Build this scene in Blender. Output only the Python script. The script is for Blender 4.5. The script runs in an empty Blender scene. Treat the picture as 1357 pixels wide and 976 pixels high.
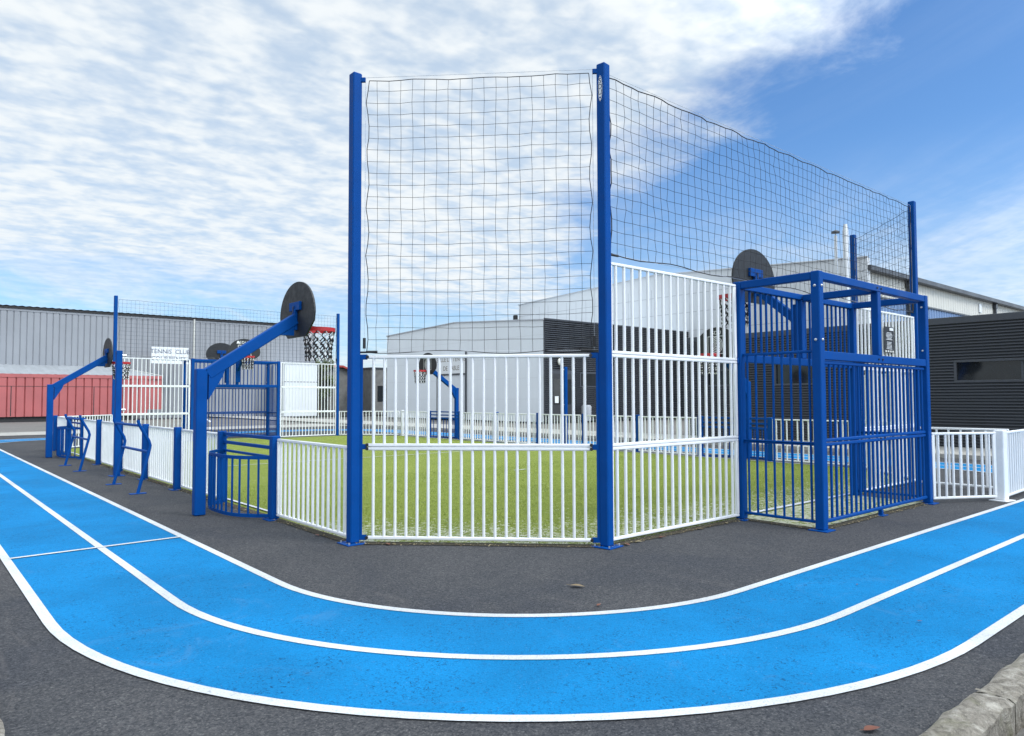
import bpy, math, random
import numpy as np
from mathutils import Vector, Matrix
random.seed(7)
S = bpy.context.scene
COL = S.collection
R = math.radians
PI = math.pi

# ------------------------------------------------------------------ layout (metres; X along the end wall, Y along the side wall)
CH, W, L = 1.8545, 8.1, 18.076        # corner cut, end wall between posts, side wall
XR = 2 * CH + W                        # right side wall
YN, YF = -CH, L + CH                   # near / far end wall
PH = 4.97                              # tall post height
ROW = [.048, 1.003, 1.958, 2.913]      # panel rows
P = .105                               # post section

# ------------------------------------------------------------------ materials
def new_mat(name):
    m = bpy.data.materials.new(name); m.use_nodes = True
    nt = m.node_tree; b = nt.nodes['Principled BSDF']
    return m, nt, b
def N(nt, t, **kw):
    n = nt.nodes.new(t)
    for k, v in kw.items():
        if k.startswith('i_'): n.inputs[k[2:].replace('_', ' ')].default_value = v
        else: setattr(n, k, v)
    return n
def ramp(nt, fac, stops, interp='LINEAR'):
    r = nt.nodes.new('ShaderNodeValToRGB'); r.color_ramp.interpolation = interp
    e = r.color_ramp.elements
    while len(e) < len(stops): e.new(.5)
    for q, (p, c) in zip(e, stops):
        q.position = p; q.color = tuple(c) + (1,) if len(c) == 3 else c
    nt.links.new(fac, r.inputs[0]); return r.outputs[0]
def coords(nt):
    return nt.nodes.new('ShaderNodeNewGeometry').outputs['Position']
def noise(nt, co, scale, detail=4, rough=.55, dist=0, sc=None):
    if sc:
        mp = N(nt, 'ShaderNodeMapping'); mp.inputs['Scale'].default_value = sc
        nt.links.new(co, mp.inputs[0]); co = mp.outputs[0]
    n = N(nt, 'ShaderNodeTexNoise'); n.inputs['Scale'].default_value = scale
    n.inputs['Detail'].default_value = detail; n.inputs['Roughness'].default_value = rough
    n.inputs['Distortion'].default_value = dist
    nt.links.new(co, n.inputs['Vector']); return n.outputs[0]
def mixc(nt, fac, a, b, mode='MIX'):
    m = nt.nodes.new('ShaderNodeMix'); m.data_type = 'RGBA'; m.blend_type = mode
    for s, v in ((0, fac), (6, a), (7, b)):
        if isinstance(v, bpy.types.NodeSocket): nt.links.new(v, m.inputs[s])
        elif isinstance(v, (int, float)): m.inputs[s].default_value = v
        else: m.inputs[s].default_value = tuple(v) + (1,)
    return m.outputs[2]
def mth(nt, op, a, b=None, c=None, clamp=False):
    m = nt.nodes.new('ShaderNodeMath'); m.operation = op; m.use_clamp = clamp
    for i, v in enumerate((a, b, c)):
        if v is None: continue
        if isinstance(v, bpy.types.NodeSocket): nt.links.new(v, m.inputs[i])
        else: m.inputs[i].default_value = v
    return m.outputs[0]
def bump(nt, b, h, strength=.3, dist=.01):
    n = N(nt, 'ShaderNodeBump'); n.inputs['Strength'].default_value = strength
    n.inputs['Distance'].default_value = dist
    nt.links.new(h, n.inputs['Height']); nt.links.new(n.outputs[0], b.inputs['Normal'])
def sr(nt, x, a, b):
    m = nt.nodes.new('ShaderNodeMapRange'); m.interpolation_type = 'SMOOTHSTEP'
    nt.links.new(x, m.inputs[0]); m.inputs[1].default_value = a; m.inputs[2].default_value = b
    return m.outputs[0]

def painted(name, col, rough=.4, var=.12, dirt=.0, scale=6, spec=.5, metal=0):
    m, nt, b = new_mat(name); co = coords(nt)
    n = noise(nt, co, scale, 5, .6)
    c1 = [x * (1 - var) for x in col]; c2 = [min(1, x * (1 + var)) for x in col]
    c = ramp(nt, n, [(.3, c1), (.7, c2)])
    if dirt:
        z = N(nt, 'ShaderNodeSeparateXYZ'); nt.links.new(co, z.inputs[0])
        n2 = noise(nt, co, 22, 4, .7)
        f = mth(nt, 'MULTIPLY', sr(nt, n2, .52, .75), dirt)
        c = mixc(nt, f, c, (.16, .14, .11))
    nt.links.new(c, b.inputs['Base Color'])
    nt.links.new(ramp(nt, n, [(.3, (rough * .8,) * 3), (.7, (min(1, rough * 1.25),) * 3)]), b.inputs['Roughness'])
    b.inputs['Specular IOR Level'].default_value = spec; b.inputs['Metallic'].default_value = metal
    bump(nt, b, noise(nt, co, 350, 2, .5), .04, .002)
    return m
M = {}
M['blue'] = painted('blue_powder_coat', (.0002, .058, .265), .5, .08, .03, 3, .10)
M['white'] = painted('white_powder_coat', (.78, .80, .82), .38, .04, .10, 4, .4)
M['black'] = painted('black_plastic', (.012, .012, .014), .5, .2)
M['board'] = painted('dark_board', (.016, .018, .021), .55, .15, 0, 14)
M['red'] = painted('red_steel', (.42, .018, .022), .45, .15)
M['rope'] = painted('black_net_rope', (.018, .018, .022), .8, .2)
M['cordw'] = painted('white_cord', (.72, .72, .74), .8, .1)
M['steel'] = painted('galvanised_steel', (.55, .57, .6), .35, .1, 0, 10, .5, .7)
M['flue'] = painted('flue_metal', (.62, .64, .66), .38, .08, 0, 4, .5, .5)
M['grey_metal'] = painted('grey_sheet_metal', (.275, .29, .315), .5, .06, .10, .6)
M['grey_roof'] = painted('grey_fibre_roof', (.28, .30, .32), .8, .12, .3, 1.5)
M['red_metal'] = painted('faded_red_sheet_metal', (.42, .115, .115), .6, .10, .12, .8)
M['dark_metal'] = painted('anthracite_cladding', (.052, .058, .070), .45, .10, .03, 1)
M['dark_trim'] = painted('anthracite_trim', (.050, .056, .068), .4, .1)
M['hall'] = painted('pale_hall_cladding', (.62, .65, .68), .55, .03, .05, .5)
M['hall2'] = painted('pale_grey_cladding', (.76, .81, .85), .55, .03, .04, .5)
M['cream'] = painted('cream_cladding', (.60, .60, .56), .6, .05, .25, .7)
M['bluewall'] = painted('grey_blue_cladding', (.13, .22, .40), .5, .05, .05, .7)
M['door'] = painted('dark_door_leaf', (.035, .037, .042), .4, .1)
M['white_panel'] = painted('white_sheet_cladding', (.70, .74, .78), .5, .03, .04, .8)
M['sign'] = painted('sign_white', (.75, .78, .80), .45, .02)
M['ink'] = painted('sign_lettering', (.06, .08, .13), .5, .1)
M['ink2'] = painted('sign_lettering_brown', (.16, .14, .11), .5, .1)
M['lamp'] = painted('opal_lamp', (.75, .75, .68), .3, .02)
M['bin'] = painted('grey_bin', (.33, .35, .38), .5, .1)
M['brick'] = painted('grey_render', (.16, .16, .155), .85, .25, .3, 2)
M['tile'] = painted('red_roof_tile', (.38, .05, .04), .7, .25, 0, 3)
M['skirt'] = painted('dark_plinth', (.03, .03, .032), .8, .3, .3, 3)
M['bark'] = painted('bark', (.09, .07, .05), .9, .3, 0, 8)
def leafmat(name, a, b_):
    m, nt, b = new_mat(name); n = noise(nt, coords(nt), 1.2, 4)
    nt.links.new(ramp(nt, n, [(.35, a), (.65, b_)]), b.inputs['Base Color']); b.inputs['Roughness'].default_value = .6
    return m
M['leaf'] = leafmat('foliage', (.035, .055, .018), (.10, .13, .045))
M['deadleaf'] = leafmat('dry_leaf', (.17, .11, .05), (.36, .31, .17))
M['deadred'] = leafmat('red_leaf', (.10, .025, .018), (.17, .06, .03))
def glass():
    m, nt, b = new_mat('dark_window_glass')
    n = noise(nt, coords(nt), 2.0, 3)
    nt.links.new(ramp(nt, n, [(.35, (.008, .010, .013)), (.7, (.016, .019, .022))]), b.inputs['Base Color'])
    b.inputs['Roughness'].default_value = .06; return m
M['glass'] = glass()

def chips(nt, co, scale, rnd=1.0):
    v = N(nt, 'ShaderNodeTexVoronoi'); v.inputs['Scale'].default_value = scale; v.inputs['Randomness'].default_value = rnd
    nt.links.new(co, v.inputs['Vector']); s_ = N(nt, 'ShaderNodeSeparateColor'); nt.links.new(v.outputs['Color'], s_.inputs[0])
    return s_.outputs[0]
def asphalt_m():
    m, nt, b = new_mat('asphalt'); co = coords(nt)
    fine = chips(nt, co, 135); mid = noise(nt, co, 55, 4, .8); chip2 = chips(nt, co, 60); big = noise(nt, co, .55, 5, .62, .6)
    c = ramp(nt, fine, [(.0, (.010, .012, .016)), (.35, (.034, .038, .045)), (.75, (.072, .074, .080)), (.93, (.12, .122, .125)), (1.0, (.24, .24, .24))])
    c = mixc(nt, .45, c, ramp(nt, chip2, [(.0, (.008, .010, .015)), (.4, (.045, .048, .055)), (.9, (.10, .10, .104)), (1, (.17, .17, .17))]))
    c = mixc(nt, .35, c, ramp(nt, mid, [(.36, (.015, .018, .024)), (.5, (.060, .064, .072)), (.64, (.140, .138, .138))]))
    c = mixc(nt, .75, c, ramp(nt, big, [(.28, (.55, .60, .72)), (.5, (.95, .93, .92)), (.72, (1.28, 1.22, 1.17))]), 'MULTIPLY')
    # pale grit and scuffs
    g = sr(nt, noise(nt, co, 90, 2, .5), .74, .80)
    c = mixc(nt, mth(nt, 'MULTIPLY', g, .45), c, (.33, .31, .28))
    st = noise(nt, co, 3.0, 5, .7, 1.2, (1, .35, 1))
    c = mixc(nt, mth(nt, 'MULTIPLY', sr(nt, st, .56, .8), .25), c, (.22, .20, .19))
    nt.links.new(c, b.inputs['Base Color']); b.inputs['Roughness'].default_value = .86
    b.inputs['Specular IOR Level'].default_value = .25
    h = mth(nt, 'ADD', fine, mth(nt, 'MULTIPLY', mid, .8)); bump(nt, b, h, .9, .006)
    return m
M['asphalt'] = asphalt_m()
def track_m(name, base, dark, pits, amt=.75):
    m, nt, b = new_mat(name); co = coords(nt)
    big = noise(nt, co, .8, 4, .6, .4); fine = chips(nt, co, 130); mid = noise(nt, co, 60, 3, .7)
    c = mixc(nt, sr(nt, big, .3, .7), [x * .86 for x in base], [min(1, x * 1.12) for x in base])
    v = noise(nt, co, 46, 3, .65, 1.2); patch = noise(nt, co, 2.2, 3, .6)
    pit = mth(nt, 'MULTIPLY', sr(nt, v, pits, pits + .05), mth(nt, 'MULTIPLY_ADD', sr(nt, patch, .35, .65), .8, .2))
    c = mixc(nt, mth(nt, 'MULTIPLY', pit, amt), c, dark)
    c = mixc(nt, mth(nt, 'MULTIPLY', sr(nt, noise(nt, co, 120, 1, .5), .76, .80), .6), c, [min(1, x * .5 + .35) for x in base])
    c = mixc(nt, .5, c, ramp(nt, fine, [(.0, (.40, .45, .5)), (.12, (.85, .85, .85)), (.6, (1.02, 1.02, 1.02)), (1, (1.18, 1.15, 1.12))]), 'MULTIPLY')
    # scuffed, slightly chalky patches
    c = mixc(nt, mth(nt, 'MULTIPLY', sr(nt, noise(nt, co, 1.4, 6, .75, 1.5), .56, .82), .38), c, [min(1, x * .75 + .10) for x in base])
    nt.links.new(c, b.inputs['Base Color']); b.inputs['Roughness'].default_value = .8
    b.inputs['Specular IOR Level'].default_value = .12
    bump(nt, b, mth(nt, 'ADD', fine, mid), .6, .005)
    return m
M['track'] = track_m('blue_track_coating', (.003, .178, .425), (.002, .052, .14), .57, .9)
M['line'] = track_m('white_line_paint', (.55, .575, .60), (.20, .22, .25), .64, .55)
def turf_m():
    m, nt, b = new_mat('artificial_turf'); co = coords(nt)
    f = noise(nt, co, 120, 3, .8); g = noise(nt, co, 5, 5, .7, .8); s = noise(nt, co, 16, 5, .78, .5, (1, 1, 1)); big = noise(nt, co, .7, 4, .6)
    c = ramp(nt, f, [(.30, (.062, .090, .008)), (.5, (.195, .245, .034)), (.70, (.42, .47, .13))])
    c = mixc(nt, .6, c, ramp(nt, g, [(.3, (.75, .80, .65)), (.7, (1.2, 1.18, 1.15))]), 'MULTIPLY')
    c = mixc(nt, .5, c, ramp(nt, big, [(.3, (.85, .9, .8)), (.7, (1.12, 1.1, 1.1))]), 'MULTIPLY')
    # pale sand washed up, thicker along the near corner and the end wall
    xyz = N(nt, 'ShaderNodeSeparateXYZ'); nt.links.new(co, xyz.inputs[0])
    d1 = mth(nt, 'MULTIPLY', mth(nt, 'ADD', xyz.outputs[0], xyz.outputs[1]), .707)
    edge = mth(nt, 'MINIMUM', d1, mth(nt, 'ADD', xyz.outputs[1], CH))
    near = mth(nt, 'SUBTRACT', 1, sr(nt, edge, .0, 2.2))
    thr = mth(nt, 'SUBTRACT', s, mth(nt, 'MULTIPLY', near, .10))
    sand = mth(nt, 'MULTIPLY', sr(nt, mth(nt, 'ADD', mth(nt, 'MULTIPLY', s, 1), mth(nt, 'MULTIPLY', near, .17)), .615, .68), .9)
    c = mixc(nt, sand, c, (.62, .63, .50))
    nt.links.new(c, b.inputs['Base Color']); b.inputs['Roughness'].default_value = .8
    b.inputs['Specular IOR Level'].default_value = .2
    bump(nt, b, mth(nt, 'ADD', f, s), .9, .02); return m
M['turf'] = turf_m()
def blade_m():
    m, nt, b = new_mat('turf_blades')
    n = noise(nt, coords(nt), 60, 2)
    nt.links.new(ramp(nt, n, [(.3, (.10, .15, .012)), (.55, (.23, .30, .035)), (.8, (.44, .52, .14))]), b.inputs['Base Color'])
    b.inputs['Roughness'].default_value = .6; return m
M['blade'] = blade_m()
def stone_m():
    m, nt, b = new_mat('kerb_stone'); co = coords(nt)
    a = noise(nt, co, 14, 8, .72, .6); c_ = noise(nt, co, 70, 4, .7); l = noise(nt, co, 5, 4, .65, 1)
    c = ramp(nt, a, [(.28, (.07, .06, .048)), (.48, (.27, .245, .205)), (.70, (.50, .47, .41))])
    c = mixc(nt, .5, c, ramp(nt, c_, [(.3, (.6, .6, .6)), (.7, (1.3, 1.3, 1.3))]), 'MULTIPLY')
    c = mixc(nt, mth(nt, 'MULTIPLY', sr(nt, l, .5, .7), .5), c, (.15, .15, .075))
    nt.links.new(c, b.inputs['Base Color']); b.inputs['Roughness'].default_value = .9
    bump(nt, b, mth(nt, 'ADD', a, mth(nt, 'MULTIPLY', c_, .4)), 1, .03); return m
M['stone'] = stone_m()
def soil_m(name, a, b2, sc=30):
    m, nt, b = new_mat(name); co = coords(nt)
    n = noise(nt, co, sc, 8, .75, .4); n2 = noise(nt, co, .5, 4, .6)
    c = mixc(nt, .6, ramp(nt, n, [(.3, a), (.7, b2)]), ramp(nt, n2, [(.3, (.75, .75, .75)), (.7, (1.2, 1.2, 1.2))]), 'MULTIPLY')
    nt.links.new(c, b.inputs['Base Color']); b.inputs['Roughness'].default_value = .92
    bump(nt, b, n, .8, .02); return m
M['soil'] = soil_m('soil', (.02, .018, .012), (.14, .11, .08))
M['concrete'] = soil_m('pale_concrete', (.26, .25, .23), (.44, .43, .40), 9)
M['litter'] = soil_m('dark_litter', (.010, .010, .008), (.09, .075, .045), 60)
M['tarmac'] = soil_m('old_tarmac', (.11, .105, .10), (.19, .18, .165), 6)

# ------------------------------------------------------------------ mesh builder
class MB:
    def __init__(s): s.v = []; s.f = []
    def add(s, vs, fs):
        o = len(s.v); s.v += [tuple(x) for x in vs]; s.f += [tuple(o + i for i in f) for f in fs]; return s
    def box(s, x0, x1, y0, y1, z0, z1, M4=None):
        v = [Vector((x, y, z)) for z in (z0, z1) for x, y in ((x0, y0), (x1, y0), (x1, y1), (x0, y1))]
        if M4: v = [M4 @ q for q in v]
        return s.add(v, [(3, 2, 1, 0), (4, 5, 6, 7), (0, 1, 5, 4), (1, 2, 6, 5), (2, 3, 7, 6), (3, 0, 4, 7)])
    def bbox(s, x0, x1, y0, y1, z0, z1, b=.006, M4=None):
        """box with bevelled edges: three crossing shells hull"""
        cx, cy, cz = (x0 + x1) / 2, (y0 + y1) / 2, (z0 + z1) / 2
        hx, hy, hz = abs(x1 - x0) / 2, abs(y1 - y0) / 2, abs(z1 - z0) / 2
        b = min(b, hx * .45, hy * .45, hz * .45)
        vs = []; idx = {}
        for sx in (-1, 1):
            for sy in (-1, 1):
                for sz in (-1, 1):
                    for k in range(3):
                        q = [sx * (hx - (b if k != 0 else 0)), sy * (hy - (b if k != 1 else 0)), sz * (hz - (b if k != 2 else 0))]
                        idx[(sx, sy, sz, k)] = len(vs); vs.append(Vector((cx + q[0], cy + q[1], cz + q[2])))
        g = lambda a, b_, c, k: idx[(a, b_, c, k)]
        fs = []
        for t in (-1, 1):
            q = [g(t, -1, -1, 0), g(t, 1, -1, 0), g(t, 1, 1, 0), g(t, -1, 1, 0)]; fs.append(q if t > 0 else q[::-1])
            q = [g(-1, t, -1, 1), g(-1, t, 1, 1), g(1, t, 1, 1), g(1, t, -1, 1)]; fs.append(q if t > 0 else q[::-1])
            q = [g(-1, -1, t, 2), g(1, -1, t, 2), g(1, 1, t, 2), g(-1, 1, t, 2)]; fs.append(q if t > 0 else q[::-1])
        for a in (-1, 1):
            for c in (-1, 1):
                q = [g(a, c, -1, 0), g(a, c, -1, 1), g(a, c, 1, 1), g(a, c, 1, 0)]; fs.append(q if a * c > 0 else q[::-1])
                q = [g(-1, a, c, 1), g(-1, a, c, 2), g(1, a, c, 2), g(1, a, c, 1)]; fs.append(q if a * c > 0 else q[::-1])
                q = [g(a, -1, c, 2), g(a, -1, c, 0), g(a, 1, c, 0), g(a, 1, c, 2)]; fs.append(q if a * c > 0 else q[::-1])
                for d in (-1, 1):
                    q = [g(a, c, d, 0), g(a, c, d, 1), g(a, c, d, 2)]; fs.append(q if a * c * d > 0 else q[::-1])
        if M4: vs = [M4 @ q for q in vs]
        return s.add(vs, fs)
    def frame(s, p0, p1, up=(0, 0, 1)):
        d = (Vector(p1) - Vector(p0)); n = d.length; d.normalize(); u = Vector(up)
        if abs(d.dot(u)) > .99: u = Vector((1, 0, 0))
        r = d.cross(u).normalized(); u = r.cross(d).normalized()
        m = Matrix((d, -r, u)).transposed().to_4x4(); m.translation = Vector(p0); return m, n
    def beam(s, p0, p1, w, h, up=(0, 0, 1), b=.006):
        m, n = s.frame(p0, p1, up); return s.bbox(0, n, -w / 2, w / 2, -h / 2, h / 2, b, m)
    def tube(s, pts, r, n=8, cap=True):
        pts = [Vector(p) for p in pts]; rings = []
        prev = None
        for i, p in enumerate(pts):
            a = pts[max(0, i - 1)]; c = pts[min(len(pts) - 1, i + 1)]; d = (c - a).normalized()
            if prev is None:
                u = Vector((0, 0, 1)) if abs(d.z) < .9 else Vector((1, 0, 0))
                x = d.cross(u).normalized()
            else: x = (prev - d * prev.dot(d)).normalized()
            prev = x; y = d.cross(x)
            rr = r[i] if isinstance(r, (list, tuple)) else r
            rings.append([p + (x * math.cos(2 * PI * k / n) + y * math.sin(2 * PI * k / n)) * rr for k in range(n)])
        vs = [q for g in rings for q in g]; fs = []
        for i in range(len(rings) - 1):
            for k in range(n):
                a = i * n + k; b = i * n + (k + 1) % n; fs.append((a, b, b + n, a + n))
        if cap: fs += [tuple(range(n))[::-1], tuple(range((len(rings) - 1) * n, len(rings) * n))]
        return s.add(vs, fs)
    def prism(s, outline, t0, t1, fn):
        """outline 2-D, fn(u,v,t)->point"""
        n = len(outline)
        vs = [fn(u, v, t0) for u, v in outline] + [fn(u, v, t1) for u, v in outline]
        return s.add(vs, [tuple(range(n))[::-1], tuple(range(n, 2 * n))] + [(i, (i + 1) % n, n + (i + 1) % n, n + i) for i in range(n)])
    def ring(s, outer, inner, t0, t1, fn):
        n = len(outer)
        vs = [fn(u, v, t0) for u, v in outer] + [fn(u, v, t0) for u, v in inner] + [fn(u, v, t1) for u, v in outer] + [fn(u, v, t1) for u, v in inner]
        fs = []
        for i in range(n):
            j = (i + 1) % n
            fs += [(j, i, n + i, n + j), (2 * n + i, 2 * n + j, 3 * n + j, 3 * n + i), (i, j, 2 * n + j, 2 * n + i), (n + j, n + i, 3 * n + i, 3 * n + j)]
        return s.add(vs, fs)
    def sphere(s, c, r, n=8, m=5, sc=(1, 1, 1)):
        vs = [Vector(c) + Vector((0, 0, -r * sc[2]))]
        for i in range(1, m):
            a = -PI / 2 + PI * i / m
            vs += [Vector(c) + Vector((r * sc[0] * math.cos(a) * math.cos(2 * PI * k / n), r * sc[1] * math.cos(a) * math.sin(2 * PI * k / n), r * sc[2] * math.sin(a))) for k in range(n)]
        vs.append(Vector(c) + Vector((0, 0, r * sc[2]))); fs = []
        for k in range(n):
            fs.append((0, 1 + (k + 1) % n, 1 + k))
            for i in range(m - 2):
                a = 1 + i * n + k; b = 1 + i * n + (k + 1) % n; fs.append((a, b, b + n, a + n))
            fs.append((1 + (m - 2) * n + k, 1 + (m - 2) * n + (k + 1) % n, len(vs) - 1))
        return s.add(vs, fs)
    def build(s, name, mat, parent=None, smooth=False):
        me = bpy.data.meshes.new(name); me.from_pydata(s.v, [], s.f); me.update()
        me.materials.append(M[mat] if isinstance(mat, str) else mat)
        if smooth:
            for p in me.polygons: p.use_smooth = True
        o = bpy.data.objects.new(name, me); COL.objects.link(o)
        if parent is not None:
            o.parent = parent; o.matrix_parent_inverse = parent.matrix_world.inverted() if False else Matrix()
        return o
def tag(o, label=None, cat=None, group=None, kind=None):
    if label: o['label'] = label
    if cat: o['category'] = cat
    if group: o['group'] = group
    if kind: o['kind'] = kind
    return o
def thing(name, label, cat, loc=(0, 0, 0), rz=0, group=None):
    o = bpy.data.objects.new(name, None); COL.objects.link(o)
    o.location = loc; o.rotation_euler = (0, 0, rz); o.empty_display_size = .2
    return tag(o, label, cat, group)
def rot_z(a, loc=(0, 0, 0)):
    m = Matrix.Rotation(a, 4, 'Z'); m.translation = Vector(loc); return m
def text_mesh(name, txt, size, mat, parent, m4, extrude=.002, align='CENTER', spacing=1.0):
    cu = bpy.data.curves.new(name, 'FONT'); cu.body = txt; cu.size = size; cu.extrude = extrude
    cu.align_x = align; cu.align_y = 'CENTER'; cu.space_character = spacing; cu.resolution_u = 3
    t = bpy.data.objects.new('tmp', cu); COL.objects.link(t)
    dg = bpy.context.evaluated_depsgraph_get(); dg.update()
    me = bpy.data.meshes.new_from_object(t.evaluated_get(dg)); bpy.data.objects.remove(t)
    me.transform(m4); me.name = name; me.materials.clear(); me.materials.append(M[mat])
    o = bpy.data.objects.new(name, me); COL.objects.link(o); o.parent = parent; return o
def face_matrix(origin, right, up):
    r = Vector(right).normalized(); u = Vector(up).normalized(); n = r.cross(u)
    m = Matrix((r, u, n)).transposed().to_4x4(); m.translation = Vector(origin); return m

# ------------------------------------------------------------------ ground
TX0, TX1, TY0, TY1 = 1.37, 10.44, -1.06, 22.4     # track corner centres
def rr(r, n=28):
    pts = []
    for cx, cy, a0 in ((TX0, TY0, PI), (TX1, TY0, 1.5 * PI), (TX1, TY1, 0), (TX0, TY1, PI / 2)):
        for i in range(n + 1):
            a = a0 + PI / 2 * i / n; pts.append((cx + r * math.cos(a), cy + r * math.sin(a)))
    return pts
def ring_sheet(name, r0, r1, z, mat):
    a, b = rr(r1), rr(r0); n = len(a)
    o = MB().add([(x, y, z) for x, y in a] + [(x, y, z) for x, y in b],
                 [(i, (i + 1) % n, n + (i + 1) % n, n + i) for i in range(n)]).build(name, mat)
    return tag(o, kind='structure')
def sheet(name, pts, z, mat, kind='structure'):
    o = MB().add([(x, y, z) for x, y in pts], [tuple(range(len(pts)))]).build(name, mat)
    return tag(o, kind=kind)
sheet('ground', [(-700, -700), (900, -700), (900, 900), (-700, 900)], -.10, 'tarmac')
sheet('asphalt', [(-3.26, -3.6), (-3.03, -4.37), (-2.46, -5.02), (-1.6, -5.44), (-.72, -5.56), (16.2, -5.52), (16.2, 29.5), (-9, 29.5), (-3.26, 29.5)], 0, 'asphalt')
ring_sheet('running_track', 2.6, 4.19, .004, 'track')
for r in (2.6, 3.4, 4.19):
    ring_sheet('lane_line', r - .036, r + .036, .008, 'line')
sheet('start_line', [(-2.80, 1.44), (-1.25, 1.505), (-1.25, 1.56), (-2.80, 1.495)], .012, 'line')
sheet('pavement', [(16.2, -30), (19.6, -30), (19.6, 60), (16.2, 60)], .06, 'concrete')
MB().box(16.05, 16.2, -30, 29.5, -.05, .10).build('pavement_kerb', 'concrete')['kind'] = 'structure'
sheet('path', [(-60, 29.5), (16.05, 29.5), (16.05, 33.2), (-60, 33.2)], .012, 'concrete')
sheet('road', [(-90, 33.2), (16.05, 33.2), (16.05, 50.9), (-90, 50.9)], .0, 'tarmac')
sheet('yard', [(-90, 50.9), (60, 50.9), (60, 70), (-90, 70)], -.004, 'skirt')
sheet('soil', [(-60, -60), (40, -60), (40, -5.85), (-1.0, -5.85), (-3.6, -3.5), (-3.6, 29.5), (-60, 29.5)], -.02, 'soil')

oct_in = [(0, 0), (CH, YN), (CH + W, YN), (XR, 0), (XR, L), (XR - CH, YF), (CH, YF), (0, L)]
def goal_rect(y0, y1): return [(CH + 2.48, y0), (CH + 5.62, y0), (CH + 5.62, y1), (CH + 2.48, y1)]
turf_pts = [(-.03, .03), (CH, YN - .01), (CH + 2.48, YN - .01), (CH + 2.48, YN - .98), (CH + 5.62, YN - .98), (CH + 5.62, YN - .01), (CH + W, YN - .01),
            (XR + .03, .03), (XR + .03, L), (XR - CH, YF + .02), (CH + 5.62, YF + .02), (CH + 5.62, YF + .98), (CH + 2.48, YF + .98), (CH + 2.48, YF + .02), (CH, YF + .02), (-.03, L)]
# turf is laid as convex tiles so that the faces stay clean
tb = MB()
def quad(x0, x1, y0, y1, z=.014): tb.add([(x0, y0, z), (x1, y0, z), (x1, y1, z), (x0, y1, z)], [(0, 1, 2, 3)])
quad(0, XR, 0, L)
tb.add([(0, 0, .014), (CH, YN, .014), (CH + W, YN, .014), (XR, 0, .014)], [(0, 1, 2, 3)])
tb.add([(0, L, .014), (XR, L, .014), (XR - CH, YF, .014), (CH, YF, .014)], [(0, 1, 2, 3)])
quad(CH + 2.48, CH + 5.62, YN - .96, YN); quad(CH + 2.48, CH + 5.62, YF, YF + .96)
tag(tb.build('turf', 'turf'), kind='structure')
ln = MB()
def lq(x0, x1, y0, y1, z=.030): ln.add([(x0, y0, z), (x1, y0, z), (x1, y1, z), (x0, y1, z)], [(0, 1, 2, 3)])
lq(.3, XR - .3, YN + .07, YN + .12) if False else None
lq(CH + .2, CH + W - .2, YN + .06, YN + .14); lq(CH + .2, CH + W - .2, YF - .12, YF - .07)
lq(.10, .15, .3, L - .3); lq(XR - .15, XR - .10, .3, L - .3)
lq(.16, XR - .16, 9.35, 9.40); lq(6.03, 6.36, 4.40, 4.45); lq(6.03, 6.36, 13.9, 13.95)
tag(ln.build('pitch_line', 'line'), kind='structure')

# turf fibres in the part seen close up, and the brown litter in the gap under the fences
rng = np.random.default_rng(3)
def blades(name, n, area, h, mat, w=.004, z=.012):
    x0, x1, y0, y1 = area
    x = rng.uniform(x0, x1, n); y = y0 + (y1 - y0) * rng.random(n) ** 1.6
    ok = ((x + y) > .05) & ((XR - x + y) > .05) & (y > YN + .03); x = x[ok]; y = y[ok]; n = len(x)
    a = rng.uniform(0, 2 * PI, n); hh = h * rng.uniform(.5, 1.2, n); le = rng.uniform(-.02, .02, (n, 2))
    v = np.zeros((n, 3, 3)); dx = np.cos(a) * w; dy = np.sin(a) * w
    v[:, 0] = np.stack([x - dx, y - dy, np.full(n, z)], 1); v[:, 1] = np.stack([x + dx, y + dy, np.full(n, z)], 1)
    v[:, 2] = np.stack([x + le[:, 0], y + le[:, 1], z + hh], 1)
    me = bpy.data.meshes.new(name); me.vertices.add(3 * n); me.vertices.foreach_set('co', v.ravel())
    me.loops.add(3 * n); me.loops.foreach_set('vertex_index', np.arange(3 * n, dtype=np.int32))
    me.polygons.add(n); me.polygons.foreach_set('loop_start', np.arange(0, 3 * n, 3, dtype=np.int32))
    me.update(); me.materials.append(M[mat]); o = bpy.data.objects.new(name, me); COL.objects.link(o); return o
tag(blades('turf_fibres', 90000, (0.1, XR, YN, 5.5), .022, 'blade', .0035), 'short green synthetic grass fibres standing on the pitch', 'grass', kind='stuff')

litter = MB()
def lit_line(p0, p1, n, spread=.05, off=(0, 0), sz=.012):
    for i in range(n):
        t = random.random(); x = p0[0] + (p1[0] - p0[0]) * t + off[0] + random.gauss(0, spread); y = p0[1] + (p1[1] - p0[1]) * t + off[1] + random.gauss(0, spread)
        a = random.uniform(0, PI); s = sz * random.uniform(.4, 1.6); z = .006 + random.random() * .012
        c, d = math.cos(a) * s, math.sin(a) * s * .7
        litter.add([(x - c, y - d, z), (x + d * .6, y - c * .4, z + random.random() * s * .6), (x + c, y + d, z), (x - d * .6, y + c * .4, z + random.random() * s * .5)], [(0, 1, 2, 3)])
strip = MB()
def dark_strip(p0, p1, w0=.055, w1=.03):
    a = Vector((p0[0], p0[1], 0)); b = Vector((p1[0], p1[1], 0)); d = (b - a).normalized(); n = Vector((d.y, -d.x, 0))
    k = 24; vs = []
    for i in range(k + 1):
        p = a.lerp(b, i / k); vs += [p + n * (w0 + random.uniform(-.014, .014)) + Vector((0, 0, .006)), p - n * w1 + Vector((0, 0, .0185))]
    strip.add(vs, [(2 * i, 2 * i + 1, 2 * i + 3, 2 * i + 2) for i in range(k)])
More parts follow.
